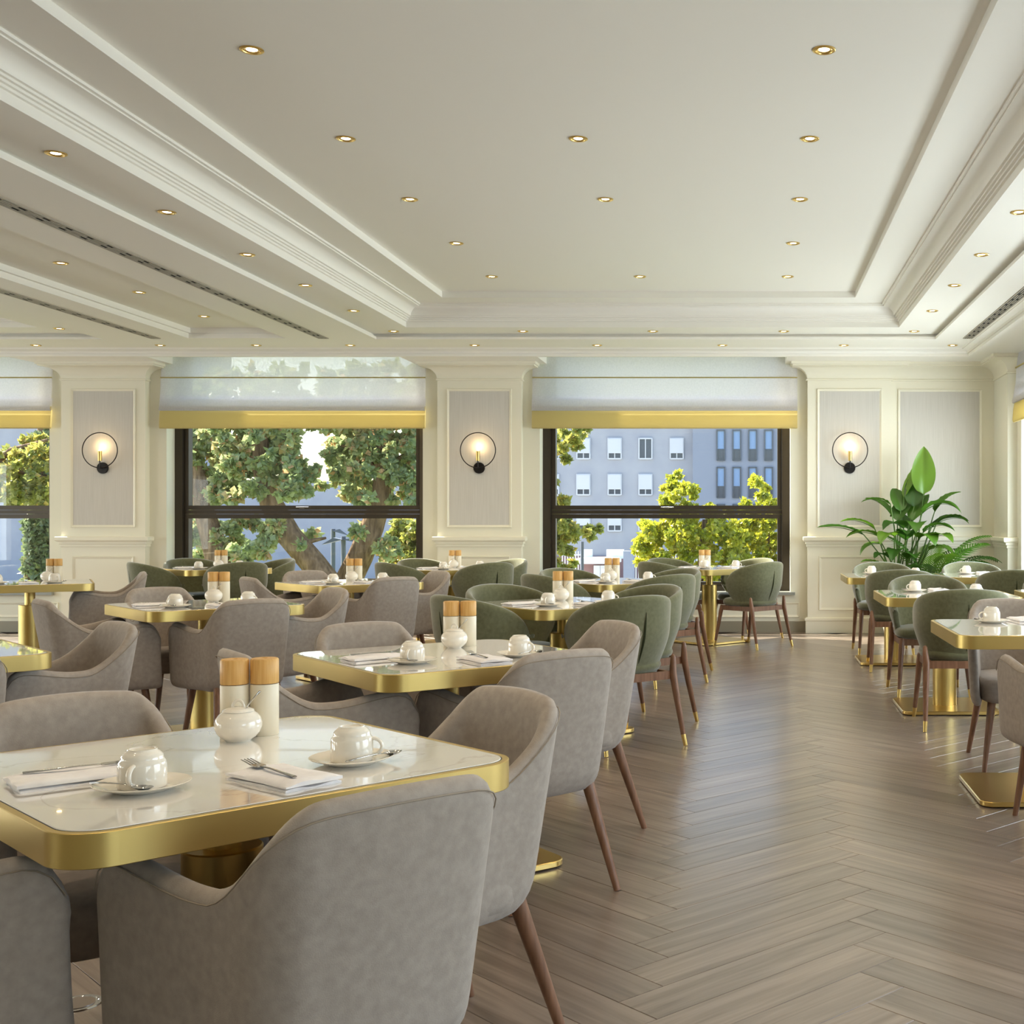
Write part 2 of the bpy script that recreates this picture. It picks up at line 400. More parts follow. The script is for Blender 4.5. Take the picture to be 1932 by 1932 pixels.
# ceiling
XC0, XC1, YC0, YC1 = -12.35, 2.285, -2.75, 12.76         # edge of the lowest ceiling level (front of the lintel)
hY0, hY1 = -2.3, 12.09
holes = [(-11.90, -6.38), (-5.50, -4.55), (-3.68, 1.843)]
cm = MB()
xs = [XC0]
for h in holes: xs += list(h)
xs.append(XC1)
flip = lambda m, x0, x1, y0, y1, z: m.add([(x0, y0, z), (x0, y1, z), (x1, y1, z), (x1, y0, z)], [(0, 1, 2, 3)])
for i in range(0, len(xs), 2): flip(cm, xs[i], xs[i + 1], hY0, hY1, Z1)
flip(cm, XC0, XC1, YC0, hY0, Z1); flip(cm, XC0, XC1, hY1, YC1, Z1)
ceiling = struct('ceiling', cm, M_CEIL)
big = [(0, Z1), (0, 3.040), (-0.035, 3.040), (-0.035, Z2), (0.41, Z2), (0.41, 3.121), (0.425, 3.123), (0.425, 3.137), (0.44, 3.139), (0.44, 3.152),
       (0.455, 3.154), (0.455, 3.167), (0.47, 3.169)]
for i in range(1, 9):
    a_ = PI / 2 * i / 8; big.append((0.47 + 0.105 * (1 - math.cos(a_)), 3.169 + 0.075 * math.sin(a_)))
big += [(0.575, 3.252), (0.592, 3.254), (0.592, 3.269), (0.868, 3.269), (0.868, Z3)]
for k, h in ((0, holes[0]), (2, holes[2])):
    m = MB(); ring_sweep(m, h[0], h[1], hY0, hY1, big, True); struct('coffer', m, M_CEIL, ceiling, smooth=28)
m = MB(); ring_sweep(m, holes[1][0], holes[1][1], hY0, hY1 - 0.07, [(0, Z1), (0, 3.062), (0.03, 3.062), (0.03, 3.11)], True)
flip(m, holes[1][0], holes[1][1], hY1 - 0.07, hY1, Z1); struct('coffer', m, M_CEIL, ceiling)
# cornice + lintel around the room
m = MB(); ring_sweep(m, XC0, XC1, YC0, YC1, [(-0.052, 2.9345), (0, 2.9345), (0, 2.962), (0.012, 2.966), (0.02, 2.98), (0.05, 2.998), (0.07, 3.0), (0.075, 3.008), (0.085, 3.008), (0.09, Z1)])
struct('trim_1', m, M_CEIL, smooth=28)
m = MB(); m.box(XC0 - 0.6, XC1 + 0.6, YC1 + 0.05, YC1 + 0.052, 2.937, 3.3)      # back of the lintel board facing the blind pocket
m.box(XC0 - 0.6, XR + 0.5, YC1, 13.82, 3.25, 3.30)
m.box(XC1, XR + 0.7, YF - 0.5, 13.82, 3.25, 3.30); m.box(XL - 0.7, XC0, YF - 0.5, 13.82, 3.25, 3.30); m.box(XL - 0.7, XR + 0.7, YF - 0.5, YC0, 3.25, 3.30)
m.box(XL - 0.7, XR + 0.7, YF - 0.5, 13.82, 3.42, 3.47)
struct('trim_2', m, M_CEIL)
m = MB()                                            # soffits over pillars and over the side walls
SOFF = [(PIL[0] - 0.8, PIL[0] + 0.72), (PIL[1] - 0.72, PIL[1] + 0.72), (PIL[2] - 0.72, PIL[2] + 0.72), (PIL[3] - 0.70, XR + 0.1)]
for x0, x1 in SOFF: m.box(x0, x1, YC1 + 0.04, WALL_Y + 0.05, 2.937, 3.25)
m.box(XC1 + 0.05, XR + 0.12, YF - 0.4, YC1 + 0.06, 2.9345, 3.25); m.box(XL - 0.5, XC0, YF - 0.4, YC1 + 0.06, 2.937, 3.25); m.box(XL, XR, YF - 0.5, YC0, 2.937, 3.25)
struct('trim_3', m, M_CEIL)

# window wall with openings
OPEN = [(PIL[i] + PW + 0.185, PIL[i + 1] - PW - 0.185) for i in range(3)]
m = MB()
edges = [XL - 0.6] + [e for o in OPEN for e in o] + [XR + 0.5]
for i in range(0, len(edges), 2): m.box(edges[i], edges[i + 1], WALL_Y, 13.82, 0, 3.3)
for o in OPEN: m.box(o[0], o[1], WALL_Y, 13.82, 0, ZSILL - 0.03); m.box(o[0], o[1], 13.62, 13.82, 3.24, 3.3)
wall_back = struct('wall_back', m, M_WALL)

def panel_frame(mb, x0, x1, z0, z1, y, w=0.03, d=0.014):
    """raised picture-frame moulding on a wall facing -y"""
    L = []
    for ins, off in ((0, 0), (0.004, -d), (w * 0.45, -d * 0.75), (w * 0.6, -d * 0.4), (w, 0)):
        L.append([(x0 + ins, y + off, z0 + ins), (x1 - ins, y + off, z0 + ins), (x1 - ins, y + off, z1 - ins), (x0 + ins, y + off, z1 - ins)])
    vs = [p for q in L for p in q]; fs = []
    for i in range(4):
        for k in range(4): k2 = (k + 1) % 4; fs.append((i * 4 + k, i * 4 + 4 + k, i * 4 + 4 + k2, i * 4 + k2))
    return mb.add(vs, fs)

def u_sweep(mb, x0, x1, yf, yb, prof, left=True, right=True):
    """sweep [(out, z)] around three sides (left, front, right) of a pillar"""
    L = []
    for o, z in prof:
        L.append([(x0 - (o if left else 0), yb, z), (x0 - (o if left else 0), yf - o, z), (x1 + (o if right else 0), yf - o, z), (x1 + (o if right else 0), yb, z)])
    vs = [p for q in L for p in q]; fs = []
    for i in range(len(L) - 1):
        for k in range(3): fs.append((i * 4 + k, i * 4 + k + 1, i * 4 + 4 + k + 1, i * 4 + 4 + k))
    return mb.add(vs, fs)
CROWN = [(0.0, 2.745), (0.016, 2.748), (0.016, 2.762), (0.004, 2.768)]
for i in range(1, 9):
    a_ = PI / 2 * i / 8; CROWN.append((0.004 + 0.165 * (1 - math.cos(a_)), 2.768 + 0.125 * math.sin(a_)))
CROWN += [(0.169, 2.905), (0.185, 2.908), (0.185, 2.937)]
RAIL = [(0.0, 0.935), (0.012, 0.938), (0.012, 0.965), (0.024, 0.97), (0.024, 0.992), (0.042, 0.998), (0.05, 1.012), (0.05, 1.042), (0.04, 1.048), (0, 1.05)]
PLINTH = [(0.022, 0.0), (0.022, 0.13), (0.03, 0.134), (0.03, 0.158), (0.012, 0.168), (0.0, 0.172)]

def pilaster(n, xc, right_joined=False):
    r = struct('trim_%d' % n, None, None); r.location = (0, 0, 0)
    x0, x1 = xc - PW, xc + PW
    m = MB(); m.box(x0, x1, YB, WALL_Y + 0.02, 0, 2.94); struct('pillar_body', m, M_CREAM, r)
    m = MB(); u_sweep(m, x0, x1, YB, WALL_Y, CROWN); struct('crown', m, M_CREAM, r, smooth=28)
    m = MB(); u_sweep(m, x0, x1, YB, WALL_Y, RAIL, right=not right_joined); struct('chair_rail', m, M_CREAM, r, smooth=28)
    m = MB(); u_sweep(m, x0, x1, YB, WALL_Y, PLINTH); struct('plinth', m, M_CREAM, r)
    m = MB(); m.box(xc - 0.325, xc + 0.325, YB - 0.004, YB, 1.175, 2.63); struct('fabric_panel', m, M_FABRIC_WALL, r)
    m = MB(); panel_frame(m, xc - 0.353, xc + 0.353, 1.147, 2.658, YB, 0.032, 0.016); struct('panel_moulding', m, M_CREAM, r)
    m = MB(); panel_frame(m, xc - 0.335, xc + 0.335, 0.245, 0.835, YB, 0.03, 0.012); struct('panel_moulding', m, M_CREAM, r)
for i, xc in enumerate(PIL): pilaster(4 + i, xc, i == 3)
# alcove between the last pillar and the right wall
r = struct('trim_8', None, None)
ax0, ax1, ay = PIL[3] + PW, XR, 13.385
m = MB(); m.box(ax0, ax1 + 0.02, ay, WALL_Y + 0.02, 0, 2.94); struct('alcove_body', m, M_CREAM, r)
m = MB(); u_sweep(m, ax0, ax1, ay, ay + 0.02, CROWN, False, False); struct('crown', m, M_CREAM, r, smooth=28)
m = MB(); u_sweep(m, ax0, ax1, ay, ay + 0.02, RAIL, False, False); struct('chair_rail', m, M_CREAM, r, smooth=28)
m = MB(); u_sweep(m, ax0, ax1, ay, ay + 0.02, PLINTH, False, False); struct('plinth', m, M_CREAM, r)
m = MB(); m.box(1.655, 2.52, ay - 0.004, ay, 1.175, 2.63); struct('fabric_panel', m, M_FABRIC_WALL, r)
m = MB(); panel_frame(m, 1.627, 2.548, 1.147, 2.658, ay, 0.032, 0.016); struct('panel_moulding', m, M_CREAM, r)
m = MB(); panel_frame(m, 1.65, 2.53, 0.245, 0.835, ay, 0.03, 0.012); struct('panel_moulding', m, M_CREAM, r)

# right wall, left wall, wall behind the viewer: pillars and window bays
def side_wall(name, xw, sgn):
    """xw = pillar plane; sgn +1: wall lies at larger x"""
    m = MB(); bx = lambda a, b, y0, y1, z0, z1: m.box(min(xw + sgn * a, xw + sgn * b), max(xw + sgn * a, xw + sgn * b), y0, y1, z0, z1)
    bays = [(9.45, 12.68), (5.385, 8.615), (1.32, 4.55), (-2.7, 0.5)]
    solid = [(12.68, 13.95), (8.615, 9.45), (4.55, 5.385), (0.5, 1.32), (YF - 0.6, -2.7)]
    for y0, y1 in solid: bx(0, 0.6, y0, y1, 0, 3.3)
    for y0, y1 in bays:
        bx(0.10, 0.6, y0, y0 + 0.185, 0, 3.3); bx(0.10, 0.6, y1 - 0.185, y1, 0, 3.3)
        bx(0.10, 0.6, y0, y1, 0, 0.41); bx(0.35, 0.6, y0, y1, 2.35, 3.3)
    w = struct(name, m, M_WALL)
    return w, bays
wall_right, bays_r = side_wall('wall_right', XR, 1)
wall_left, bays_l = side_wall('wall_left', XL, -1)
m = MB()
m.box(-13.3, 3.3, YF - 0.6, YF, 0, 3.3)
struct('wall_front', m, M_WALL)
# mouldings of the corner pillar on the right wall
r = struct('trim_9', None, None)
m = MB()
def side_sweep(mb, x, y0, y1, prof, end=True):
    L = []
    for o, z in prof: L.append([(x - o, y1, z), (x - o, y0 - (o if end else 0), z), (x + 0.10, y0 - (o if end else 0), z)])
    vs = [p for q in L for p in q]; fs = []
    for i in range(len(L) - 1):
        for k in range(2): fs.append((i * 3 + k, i * 3 + 3 + k, i * 3 + 3 + k + 1, i * 3 + k + 1))
    return mb.add(vs, fs)
side_sweep(m, XR, 12.68, 13.40, CROWN); struct('crown', m, M_CREAM, r, smooth=28)
m = MB(); side_sweep(m, XR, 12.68, 13.40, RAIL); struct('chair_rail', m, M_CREAM, r, smooth=28)
m = MB(); side_sweep(m, XR, 12.68, 13.40, PLINTH); struct('plinth', m, M_CREAM, r)

# windows
def window(n, x0, x1, zt=3.24):
    w = link('window_%d' % n, None); w['kind'] = 'structure'
    yA, yB_ = 13.62, 13.78; z0 = ZSILL
    fw = 0.085; zm = 1.318
    m = MB(); m.box(x0, x0 + fw, yA, yB_, z0, zt); m.box(x1 - fw, x1, yA, yB_, z0, zt); m.box(x0 + fw, x1 - fw, yA, yB_, z0, z0 + 0.05)
    m.box(x0 + fw, x1 - fw, yA, yB_, zt - 0.08, zt); m.box(x0 + fw, x1 - fw, yA + 0.045, yB_, zm - 0.022, zm + 0.022)
    struct('window_frame', m, M_BRONZE, w)
    for (za, zb) in ((z0 + 0.05, zm - 0.024), (zm + 0.024, zt - 0.08)):
        s = 0.048; xa, xb = x0 + fw + 0.003, x1 - fw - 0.003
        m = MB(); m.box(xa, xa + s, yA + 0.04, yB_ - 0.02, za, zb); m.box(xb - s, xb, yA + 0.04, yB_ - 0.02, za, zb)
        m.box(xa + s, xb - s, yA + 0.04, yB_ - 0.02, za, za + s); m.box(xa + s, xb - s, yA + 0.04, yB_ - 0.02, zb - s, zb)
        sash = struct('sash', m, M_BRONZE, w)
        m = MB(); m.box(xa + s - 0.005, xb - s + 0.005, yA + 0.095, yA + 0.101, za + s - 0.005, zb - s + 0.005); struct('pane', m, M_GLASS, sash)
    xm = (x0 + x1) / 2
    m = MB(); m.box(xm - 0.03, xm + 0.03, yA + 0.025, yA + 0.04, zm + 0.04, zm + 0.062); m.tube([(xm - 0.06, yA + 0.012, zm + 0.051), (xm + 0.08, yA + 0.012, zm + 0.051)], 0.009, 8)
    struct('window_handle', m, M_CHROME, w)
    m = MB(); m.box(x0 - 0.05, x1 + 0.05, WALL_Y - 0.05, yA + 0.02, ZSILL - 0.032, ZSILL); struct('window_sill', m, M_SILL, w)
for i, o in enumerate(OPEN): window(i + 1, o[0], o[1])
def side_window(n, x, sgn, y0, y1):
    w = link('window_%d' % n, None); w['kind'] = 'structure'
    a, b = sorted((x, x + sgn * 0.12))
    m = MB(); m.box(a, b, y0, y0 + 0.09, ZSILL, 2.36); m.box(a, b, y1 - 0.09, y1, ZSILL, 2.36); m.box(a, b, y0, y1, ZSILL, ZSILL + 0.08); m.box(a, b, y0, y1, 2.27, 2.36); m.box(a, b, y0, y1, 1.27, 1.37)
    struct('window_frame', m, M_BRONZE, w)
    m = MB(); m.box((a + b) / 2, (a + b) / 2 + 0.006, y0 + 0.08, y1 - 0.08, ZSILL + 0.06, 2.3); struct('pane', m, M_GLASS, w)
for i, (y0, y1) in enumerate(bays_r): side_window(4 + i, XR + 0.26, 1, y0 + 0.185, y1 - 0.185)
for i, (y0, y1) in enumerate(bays_l): side_window(8 + i, XL - 0.26, -1, y0 + 0.185, y1 - 0.185)
# apron panels and baseboards under the windows
m = MB()
for o in OPEN: panel_frame(m, o[0] - 0.1, o[1] + 0.1, 0.16, 0.325, WALL_Y, 0.028, 0.012)
struct('trim_10', m, M_CREAM)
m = MB()
for i in range(3): m.box(PIL[i] + PW, PIL[i + 1] - PW, WALL_Y - 0.016, WALL_Y, 0, 0.12)
struct('baseboard_back', m, M_BASEB)

# ------------------------------------------------------------------ roman blinds
def blind_meshes(w, tilt=0.0):
    """local: x across, -y into the room, z up with 0 at the hem"""
    h = w / 2; nx = 40
    def sheet(rows, wob):
        m = MB(); vs = []
        for (y, z) in rows:
            for i in range(nx + 1):
                t = i / nx; e = wob * math.sin(t * 23 + z * 9) * 0.5 + wob * math.sin(t * 7.3 + 1)
                vs.append((-h + w * t, y + e, z + 0.25 * e))
        fs = [(r * (nx + 1) + i, r * (nx + 1) + i + 1, (r + 1) * (nx + 1) + i + 1, (r + 1) * (nx + 1) + i) for r in range(len(rows) - 1) for i in range(nx)]
        return m.add(vs, fs)
    up = sheet([(-0.02, 0.90), (-0.025, 0.70), (-0.04, 0.555), (-0.05, 0.40), (-0.075, 0.26), (-0.088, 0.215), (-0.085, 0.195), (-0.07, 0.19), (-0.045, 0.23), (-0.035, 0.33)], 0.002)
    hem = sheet([(-0.055, 0.24), (-0.075, 0.12), (-0.082, 0.02), (-0.075, 0.0), (-0.06, 0.0), (-0.05, 0.02), (-0.04, 0.20)], 0.0015)
    rod = MB().tube([(-h, -0.046, 0.555), (h, -0.046, 0.555)], 0.006, 8); rod.box(-h, h, -0.052, -0.048, 0.548, 0.562)
    bar = MB().box(-h + 0.005, h - 0.005, -0.075, -0.06, -0.004, 0.006)
    return [('upper_panel', up.mesh('blind_upper', M_SHEER, 60), [('rod_pocket', rod.mesh('blind_rod', M_HEM))]), ('hem_band', hem.mesh('blind_hem', M_HEM, 60), [('hem_bar', bar.mesh('blind_bar', M_HEM))])]
bw = OPEN[2][1] - OPEN[2][0] + 0.15
bparts = blind_meshes(bw)
for o, l in zip(OPEN, ('cream roman blind over the window cut off at the left edge', 'cream roman blind with yellow hem over the window with leaning trees',
                       'cream roman blind with yellow hem over the window showing the grey building')):
    put(bparts, 'roman_blind', l, 'blind', ((o[0] + o[1]) / 2, WALL_Y - 0.005, 2.23), 0, 'roman blinds on the window wall')
sparts = blind_meshes(2.9)
put(sparts, 'roman_blind', 'cream roman blind on the right wall seen edge on', 'blind', (XR + 0.095, 11.07, 2.23), -PI / 2)

# ------------------------------------------------------------------ sconces
def sconce_parts():
    disc = MB().lathe([(0.0, 0.0), (0.062, 0.0), (0.062, 0.014), (0.058, 0.02), (0.0, 0.02)], 32)
    disc.v = [(x, -z, y) for x, y, z in disc.v]
    ring = MB(); n = 56; R_ = 0.19
    ring.tube([(R_ * math.sin(2 * PI * i / n), -0.066, 0.19 - R_ * math.cos(2 * PI * i / n)) for i in range(n + 1)], 0.0055, 8)
    arm = MB().tube([(0, -0.015, 0), (0, -0.066, 0.0)], 0.008, 10); arm.tube([(0, -0.066, -0.004), (0, -0.066, 0.085)], 0.006, 10)
    can = MB().lathe([(0.0, 0.075), (0.021, 0.075), (0.021, 0.18), (0.017, 0.182), (0.017, 0.165), (0.0, 0.165)], 24, (0, -0.066, 0))
    bulb = MB().lathe([(0.0, 0.166), (0.013, 0.168), (0.0145, 0.18), (0.010, 0.192), (0.0, 0.196)], 16, (0, -0.066, 0))
    return [('wall_plate', disc.mesh('sconce_plate', M_BLACK, 40), []), ('ring', ring.mesh('sconce_ring', M_BLACK, 60), []), ('arm', arm.mesh('sconce_arm', M_BLACK, 60), []),
            ('candle_sleeve', can.mesh('sconce_sleeve', M_BRASS_S, 40), [('bulb', bulb.mesh('sconce_bulb', M_BULB, 60))])]
sp = sconce_parts()
for x, l in ((PIL[1], 'black ring wall sconce with lit brass candle on the leftmost visible pillar'), (PIL[2], 'black ring wall sconce with lit brass candle on the middle pillar'),
             (PIL[3], 'black ring wall sconce with lit brass candle on the pillar beside the plants')):
    s = put(sp, 'wall_sconce', l, 'sconce', (x, YB - 0.004, 1.795), 0, 'ring sconces on the pillars')
    d = bpy.data.lights.new('sconce_light', 'POINT'); d.energy = 0.55; d.color = (1.0, 0.70, 0.36); d.shadow_soft_size = 0.02
    o = bpy.data.objects.new('sconce_light', d); COL.objects.link(o); o.parent = s; o.location = (0, -0.066, 0.235)

# ------------------------------------------------------------------ ceiling lights and vents
def downlight_parts():
    ring = MB().lathe([(0.052, 0.0), (0.052, -0.004), (0.047, -0.007), (0.040, -0.006), (0.038, -0.002), (0.034, -0.004), (0.028, -0.002), (0.024, 0.0)], 28)
    led = MB().lathe([(0.0, -0.0015), (0.022, -0.0015), (0.025, 0.0)], 20)
    return [('trim_ring', ring.mesh('downlight_ring', M_BRASS_S, 40), []), ('lamp', led.mesh('downlight_lamp', M_LED), [])]
dp = downlight_parts()
def downlight(x, y, z, label, group, power=12.0):
    s = put(dp, 'downlight', label, 'ceiling light', (x, y, z), 0, group)
    d = bpy.data.lights.new('downlight_beam', 'SPOT'); d.energy = power; d.color = (1.0, 0.80, 0.54); d.spot_size = 2.2; d.spot_blend = 0.9; d.shadow_soft_size = 0.03
    o = bpy.data.objects.new('downlight_beam', d); COL.objects.link(o); o.parent = s; o.location = (0, 0, -0.02)
ORD = ['first', 'second', 'third', 'fourth', 'fifth', 'sixth', 'seventh', 'eighth', 'ninth']
for ci, (x, cn) in enumerate(((-2.213, 'left'), (-0.937, 'middle'), (0.3345, 'right'))):
    q = 0
    for k in range(-3, 5):
        y = 5.45 + 1.272 * k
        if ci == 1 and k in (0, 3): continue
        if k < 0:
            lab = 'brass downlight above the frame in the large coffer\'s %s line, %s row back' % (cn, ORD[-k - 1])
        else:
            lab = 'small round brass downlight, %s from the camera in the large coffer\'s %s line' % (ORD[q], cn); q += 1
        if y > 1: downlight(x, y, Z3, lab, 'downlights inside the large coffer')
for q, y in enumerate((4.95, 6.13, 7.30, 8.47, 9.58, 10.75)):
    downlight(-3.47, y, Z2, 'brass downlight, %s from the camera on the ledge along the large coffer\'s left side' % ORD[q], 'downlights on the coffer ledge', 9)
    downlight(1.61, y, Z2, 'brass downlight, %s from the camera on the ledge along the large coffer\'s right side' % ORD[q], 'downlights on the coffer ledge', 9)
for q, x in enumerate((-3.46, -2.20, -0.934, 0.34, 1.61)):
    downlight(x, 11.92, Z2, 'brass downlight, %s from left on the large coffer\'s window-side ledge' % ORD[q], 'downlights on the coffer ledge', 8)
for q, x in enumerate((-7.28, -6.01, -5.03, -4.07, -2.80, -1.55, -0.27, 0.97, 2.08)):
    downlight(x, 12.5, Z1, 'brass downlight, %s from left in the line nearest the windows' % ORD[q], 'downlights by the windows', 8)
for q, y in enumerate((6.6, 7.75, 8.95, 10.10, 11.30)):
    downlight(-5.03, y, 3.11, 'brass downlight, %s from the camera in the narrow coffer between the air vents' % ORD[q], 'downlights in the narrow coffer', 9)
downlight(-6.62, 11.75, Z2, 'brass downlight on the far left coffer ledge near the windows', 'downlights on the coffer ledge', 9)
for qx, x in enumerate((-7.85, -9.1, -10.4)):
    for qy, y in enumerate((4.2, 6.7, 9.3)): downlight(x, y, Z3, 'brass downlight inside the far left coffer, %s line and %s row' % (ORD[qx], ORD[qy]), 'downlights inside the far left coffer')

def vent(x0, x1, label):
    r = link('air_vent', None, None, ((x0 + x1) / 2, 0, Z1)); tag(r, label, 'air vent', 'linear ceiling vents')
    h = (x1 - x0) / 2; y0, y1 = -2.0, 12.02
    m = MB()
    for a, b in ((-h, -h * 0.72), (-h * 0.1, h * 0.1), (h * 0.72, h)): m.box(a, b, y0, y1, -0.006, 0.002)
    m.box(-h, h, y1 - 0.008, y1, -0.006, 0.002)
    link('frame', m.mesh('vent_frame', MATS['vent_grey']), r)
    for a, b in ((-h * 0.72, -h * 0.1), (h * 0.1, h * 0.72)):
        m = MB(); m.box(a, b, y0, y1 - 0.008, -0.002, -0.0005); link('slot', m.mesh('vent_slot', MATS['vent_black']), r)
        m = MB()
        y = 2.0
        while y < 11.9: m.box(a + (b - a) * 0.3, b - (b - a) * 0.3, y, y + 0.16, -0.006, -0.002); y += 0.24
        link('blades', m.mesh('vent_blade', MATS['vent_grey']), r)['kind'] = 'stuff'
mat('vent_grey', srgb(160, 152, 138), 0.5); mat('vent_black', srgb(22, 20, 18), 0.8)
vent(-4.225, -4.125, 'long black slot air vent in the ceiling left of the large coffer')
vent(-5.87, -5.775, 'long black slot air vent in the ceiling at the far left')
vent(2.10, 2.195, 'long black slot air vent in the ceiling along the right wall')

# ------------------------------------------------------------------ chairs
def shell(fn, nt, ns, th, rim=0.45):
    """closed thick shell over fn(t, s), t in [-1,1], s in [0,1]; outer side = left of d/dt x d/ds"""
    P = [[Vector(fn(-1 + 2 * i / nt, j / ns)) for j in range(ns + 1)] for i in range(nt + 1)]
    def nrm(i, j):
        a = P[min(i + 1, nt)][j] - P[max(i - 1, 0)][j]; b = P[i][min(j + 1, ns)] - P[i][max(j - 1, 0)]
        c = a.cross(b); return c.normalized() if c.length > 1e-9 else Vector((0, -1, 0))
    N = [[nrm(i, j) for j in range(ns + 1)] for i in range(nt + 1)]
    I = [[P[i][j] - N[i][j] * th for j in range(ns + 1)] for i in range(nt + 1)]
    m = MB(); w = ns + 1
    vs = [p for r in P for p in r] + [p for r in I for p in r]; off = (nt + 1) * w; fs = []
    id_ = lambda i, j: i * w + j
    for i in range(nt):
        for j in range(ns):
            fs.append((id_(i, j), id_(i + 1, j), id_(i + 1, j + 1), id_(i, j + 1)))
            fs.append((off + id_(i, j + 1), off + id_(i + 1, j + 1), off + id_(i + 1, j), off + id_(i, j)))
    loop = [(i, 0) for i in range(nt)] + [(nt, j) for j in range(ns)] + [(i, ns) for i in range(nt, 0, -1)] + [(0, j) for j in range(ns, 0, -1)]
    k0 = len(vs); L = len(loop)
    for q, (i, j) in enumerate(loop):
        out = Vector((0, 0, 0))
        if i == 0: out += (P[0][j] - P[1][j]).normalized()
        if i == nt: out += (P[nt][j] - P[nt - 1][j]).normalized()
        if j == 0: out += (P[i][0] - P[i][1]).normalized()
        if j == ns: out += (P[i][ns] - P[i][ns - 1]).normalized()
        out.normalize(); mid = (P[i][j] + I[i][j]) / 2
        vs.append(mid + out * th * rim)
    for q in range(L):
        a, b = loop[q], loop[(q + 1) % L]; ka, kb = k0 + q, k0 + (q + 1) % L
        fs.append((id_(*b), id_(*a), ka, kb)); fs.append((kb, ka, off + id_(*a), off + id_(*b)))
    return m.add(vs, fs)

def subsurf(me, lv=1):
    """bake one Catmull-Clark level into the shared mesh"""
    o = bpy.data.objects.new('tmp', me); COL.objects.link(o)
    md = o.modifiers.new('s', 'SUBSURF'); md.levels = lv; md.render_levels = lv
    dg = bpy.context.evaluated_depsgraph_get(); new = bpy.data.meshes.new_from_object(o.evaluated_get(dg)); new.name = me.name
    bpy.data.objects.remove(o); shade(new, 180); return new

smooth = lambda x: max(0.0, min(1.0, x)) ** 2 * (3 - 2 * max(0.0, min(1.0, x)))

def cushion(hx, y0, y1, z0, z1, nx=12, ny=12, pw=4.0, crown=0.012):
    """rounded upholstered pad"""
    m = MB(); rings = []
    cy, hy = (y0 + y1) / 2, (y1 - y0) / 2; n = 40
    for (k, z) in ((0.0, z0), (0.86, z0), (0.97, z0 + 0.012), (1.0, z0 + 0.03), (1.0, z1 - 0.035), (0.975, z1 - 0.014), (0.92, z1 - 0.003), (0.7, z1 + crown * 0.5), (0.4, z1 + crown * 0.85), (0.0, z1 + crown)):
        R_ = []
        for i in range(n):
            a = 2 * PI * i / n; c, s = math.cos(a), math.sin(a); r = (abs(c) ** pw + abs(s) ** pw) ** (-1 / pw)
            R_.append((hx * k * r * c, cy + hy * k * r * s, z))
        rings.append(R_)
    vs = [p for R_ in rings for p in R_]; fs = []
    for q in range(len(rings) - 1):
        for i in range(n): j = (i + 1) % n; fs.append((q * n + i, q * n + j, (q + 1) * n + j, (q + 1) * n + i))
    return m.add(vs, fs)

# grey armchair ---------------------------------------------------
YBK, RC, L_B = -0.24, 0.085, 0.125
L_A = RC * PI / 2; L_S = 0.385; L_T = L_B + L_A + L_S
def plan_a(l):
    if l < L_B: return l, YBK + 0.012 * (l / L_B) ** 2 - 0.012
    if l < L_B + L_A:
        a = (l - L_B) / RC; return L_B + RC * math.sin(a), YBK + RC - RC * math.cos(a)
    q = l - L_B - L_A
    return L_B + RC + 0.068 * smooth(q / L_S * 0.9 + 0.05) , YBK + RC + q
def top_a(l):
    z = 0.80 - 0.008 * (l / 0.15) ** 2 if l < 0.15 else 0.792
    k = smooth((l - 0.135) / 0.22); z = z * (1 - k) + 0.636 * k
    if l > 0.38: z += 0.03 * smooth((l - 0.38) / 0.20)
    e = (l - (L_T - 0.07)) / 0.07
    if e > 0: z -= 0.08 * (1 - math.sqrt(max(0.0, 1 - e * e)))
    return z
def fn_a(t, s):
    l = abs(t) * L_T; sg = 1 if t >= 0 else -1
    x, y = plan_a(l); zb = 0.325; z = zb + (top_a(l) - zb) * s
    w = 1 - 0.85 * smooth((l - 0.15) / 0.4)
    y -= 0.17 * (z - 0.42) * w; x *= 0.95 + 0.09 * (z - zb) / 0.47
    inn = 0.03 * max(0.0, 1 - s / 0.12) ** 2
    y += inn * w; x *= 1 - inn * 1.5
    return (sg * x, y, z)
def leg_mesh(name, top, foot, r0, r1, material, seg=6, n=14, zcut=None):
    top, foot = Vector(top), Vector(foot)
    return MB().tube([top.lerp(foot, i / seg) for i in range(seg + 1)], [r0 + (r1 - r0) * (i / seg) for i in range(seg + 1)], n).mesh(name, material, 60)
def chair_a_parts():
    sh = subsurf(shell(fn_a, 56, 10, 0.046).mesh('armchair_shell', M_GREY), 1)
    seat = cushion(0.212, -0.20, 0.265, 0.335, 0.455, pw=5.0).mesh('armchair_seat', M_GREY, 180)
    pipe = MB(); pts = []
    for i in range(61):
        t = -1 + 2 * i / 60; p = Vector(fn_a(t * 0.995, 0.985)); pts.append(p)
    n_ = []
    for i, p in enumerate(pts):
        d = (pts[min(i + 1, 60)] - pts[max(i - 1, 0)]).normalized(); o = d.cross(Vector((0, 0, 1))); n_.append(p + o.normalized() * 0.0006)
    pipe.tube(n_, 0.0014, 6)
    parts = [('shell', sh, [('seam', pipe.mesh('armchair_seam', M_PIPING, 60))]), ('seat', seat, [])]
    for nm, sx, y0, y1 in (('f', -1, 0.175, 0.225), ('f', 1, 0.175, 0.225), ('r', -1, -0.175, -0.285), ('r', 1, -0.175, -0.285)):
        parts.append(('leg', leg_mesh('armchair_leg', (sx * 0.152, y0, 0.36), (sx * 0.20, y1, 0.0), 0.0215, 0.0115, M_WALNUT), []))
    return parts
CH_A = chair_a_parts()

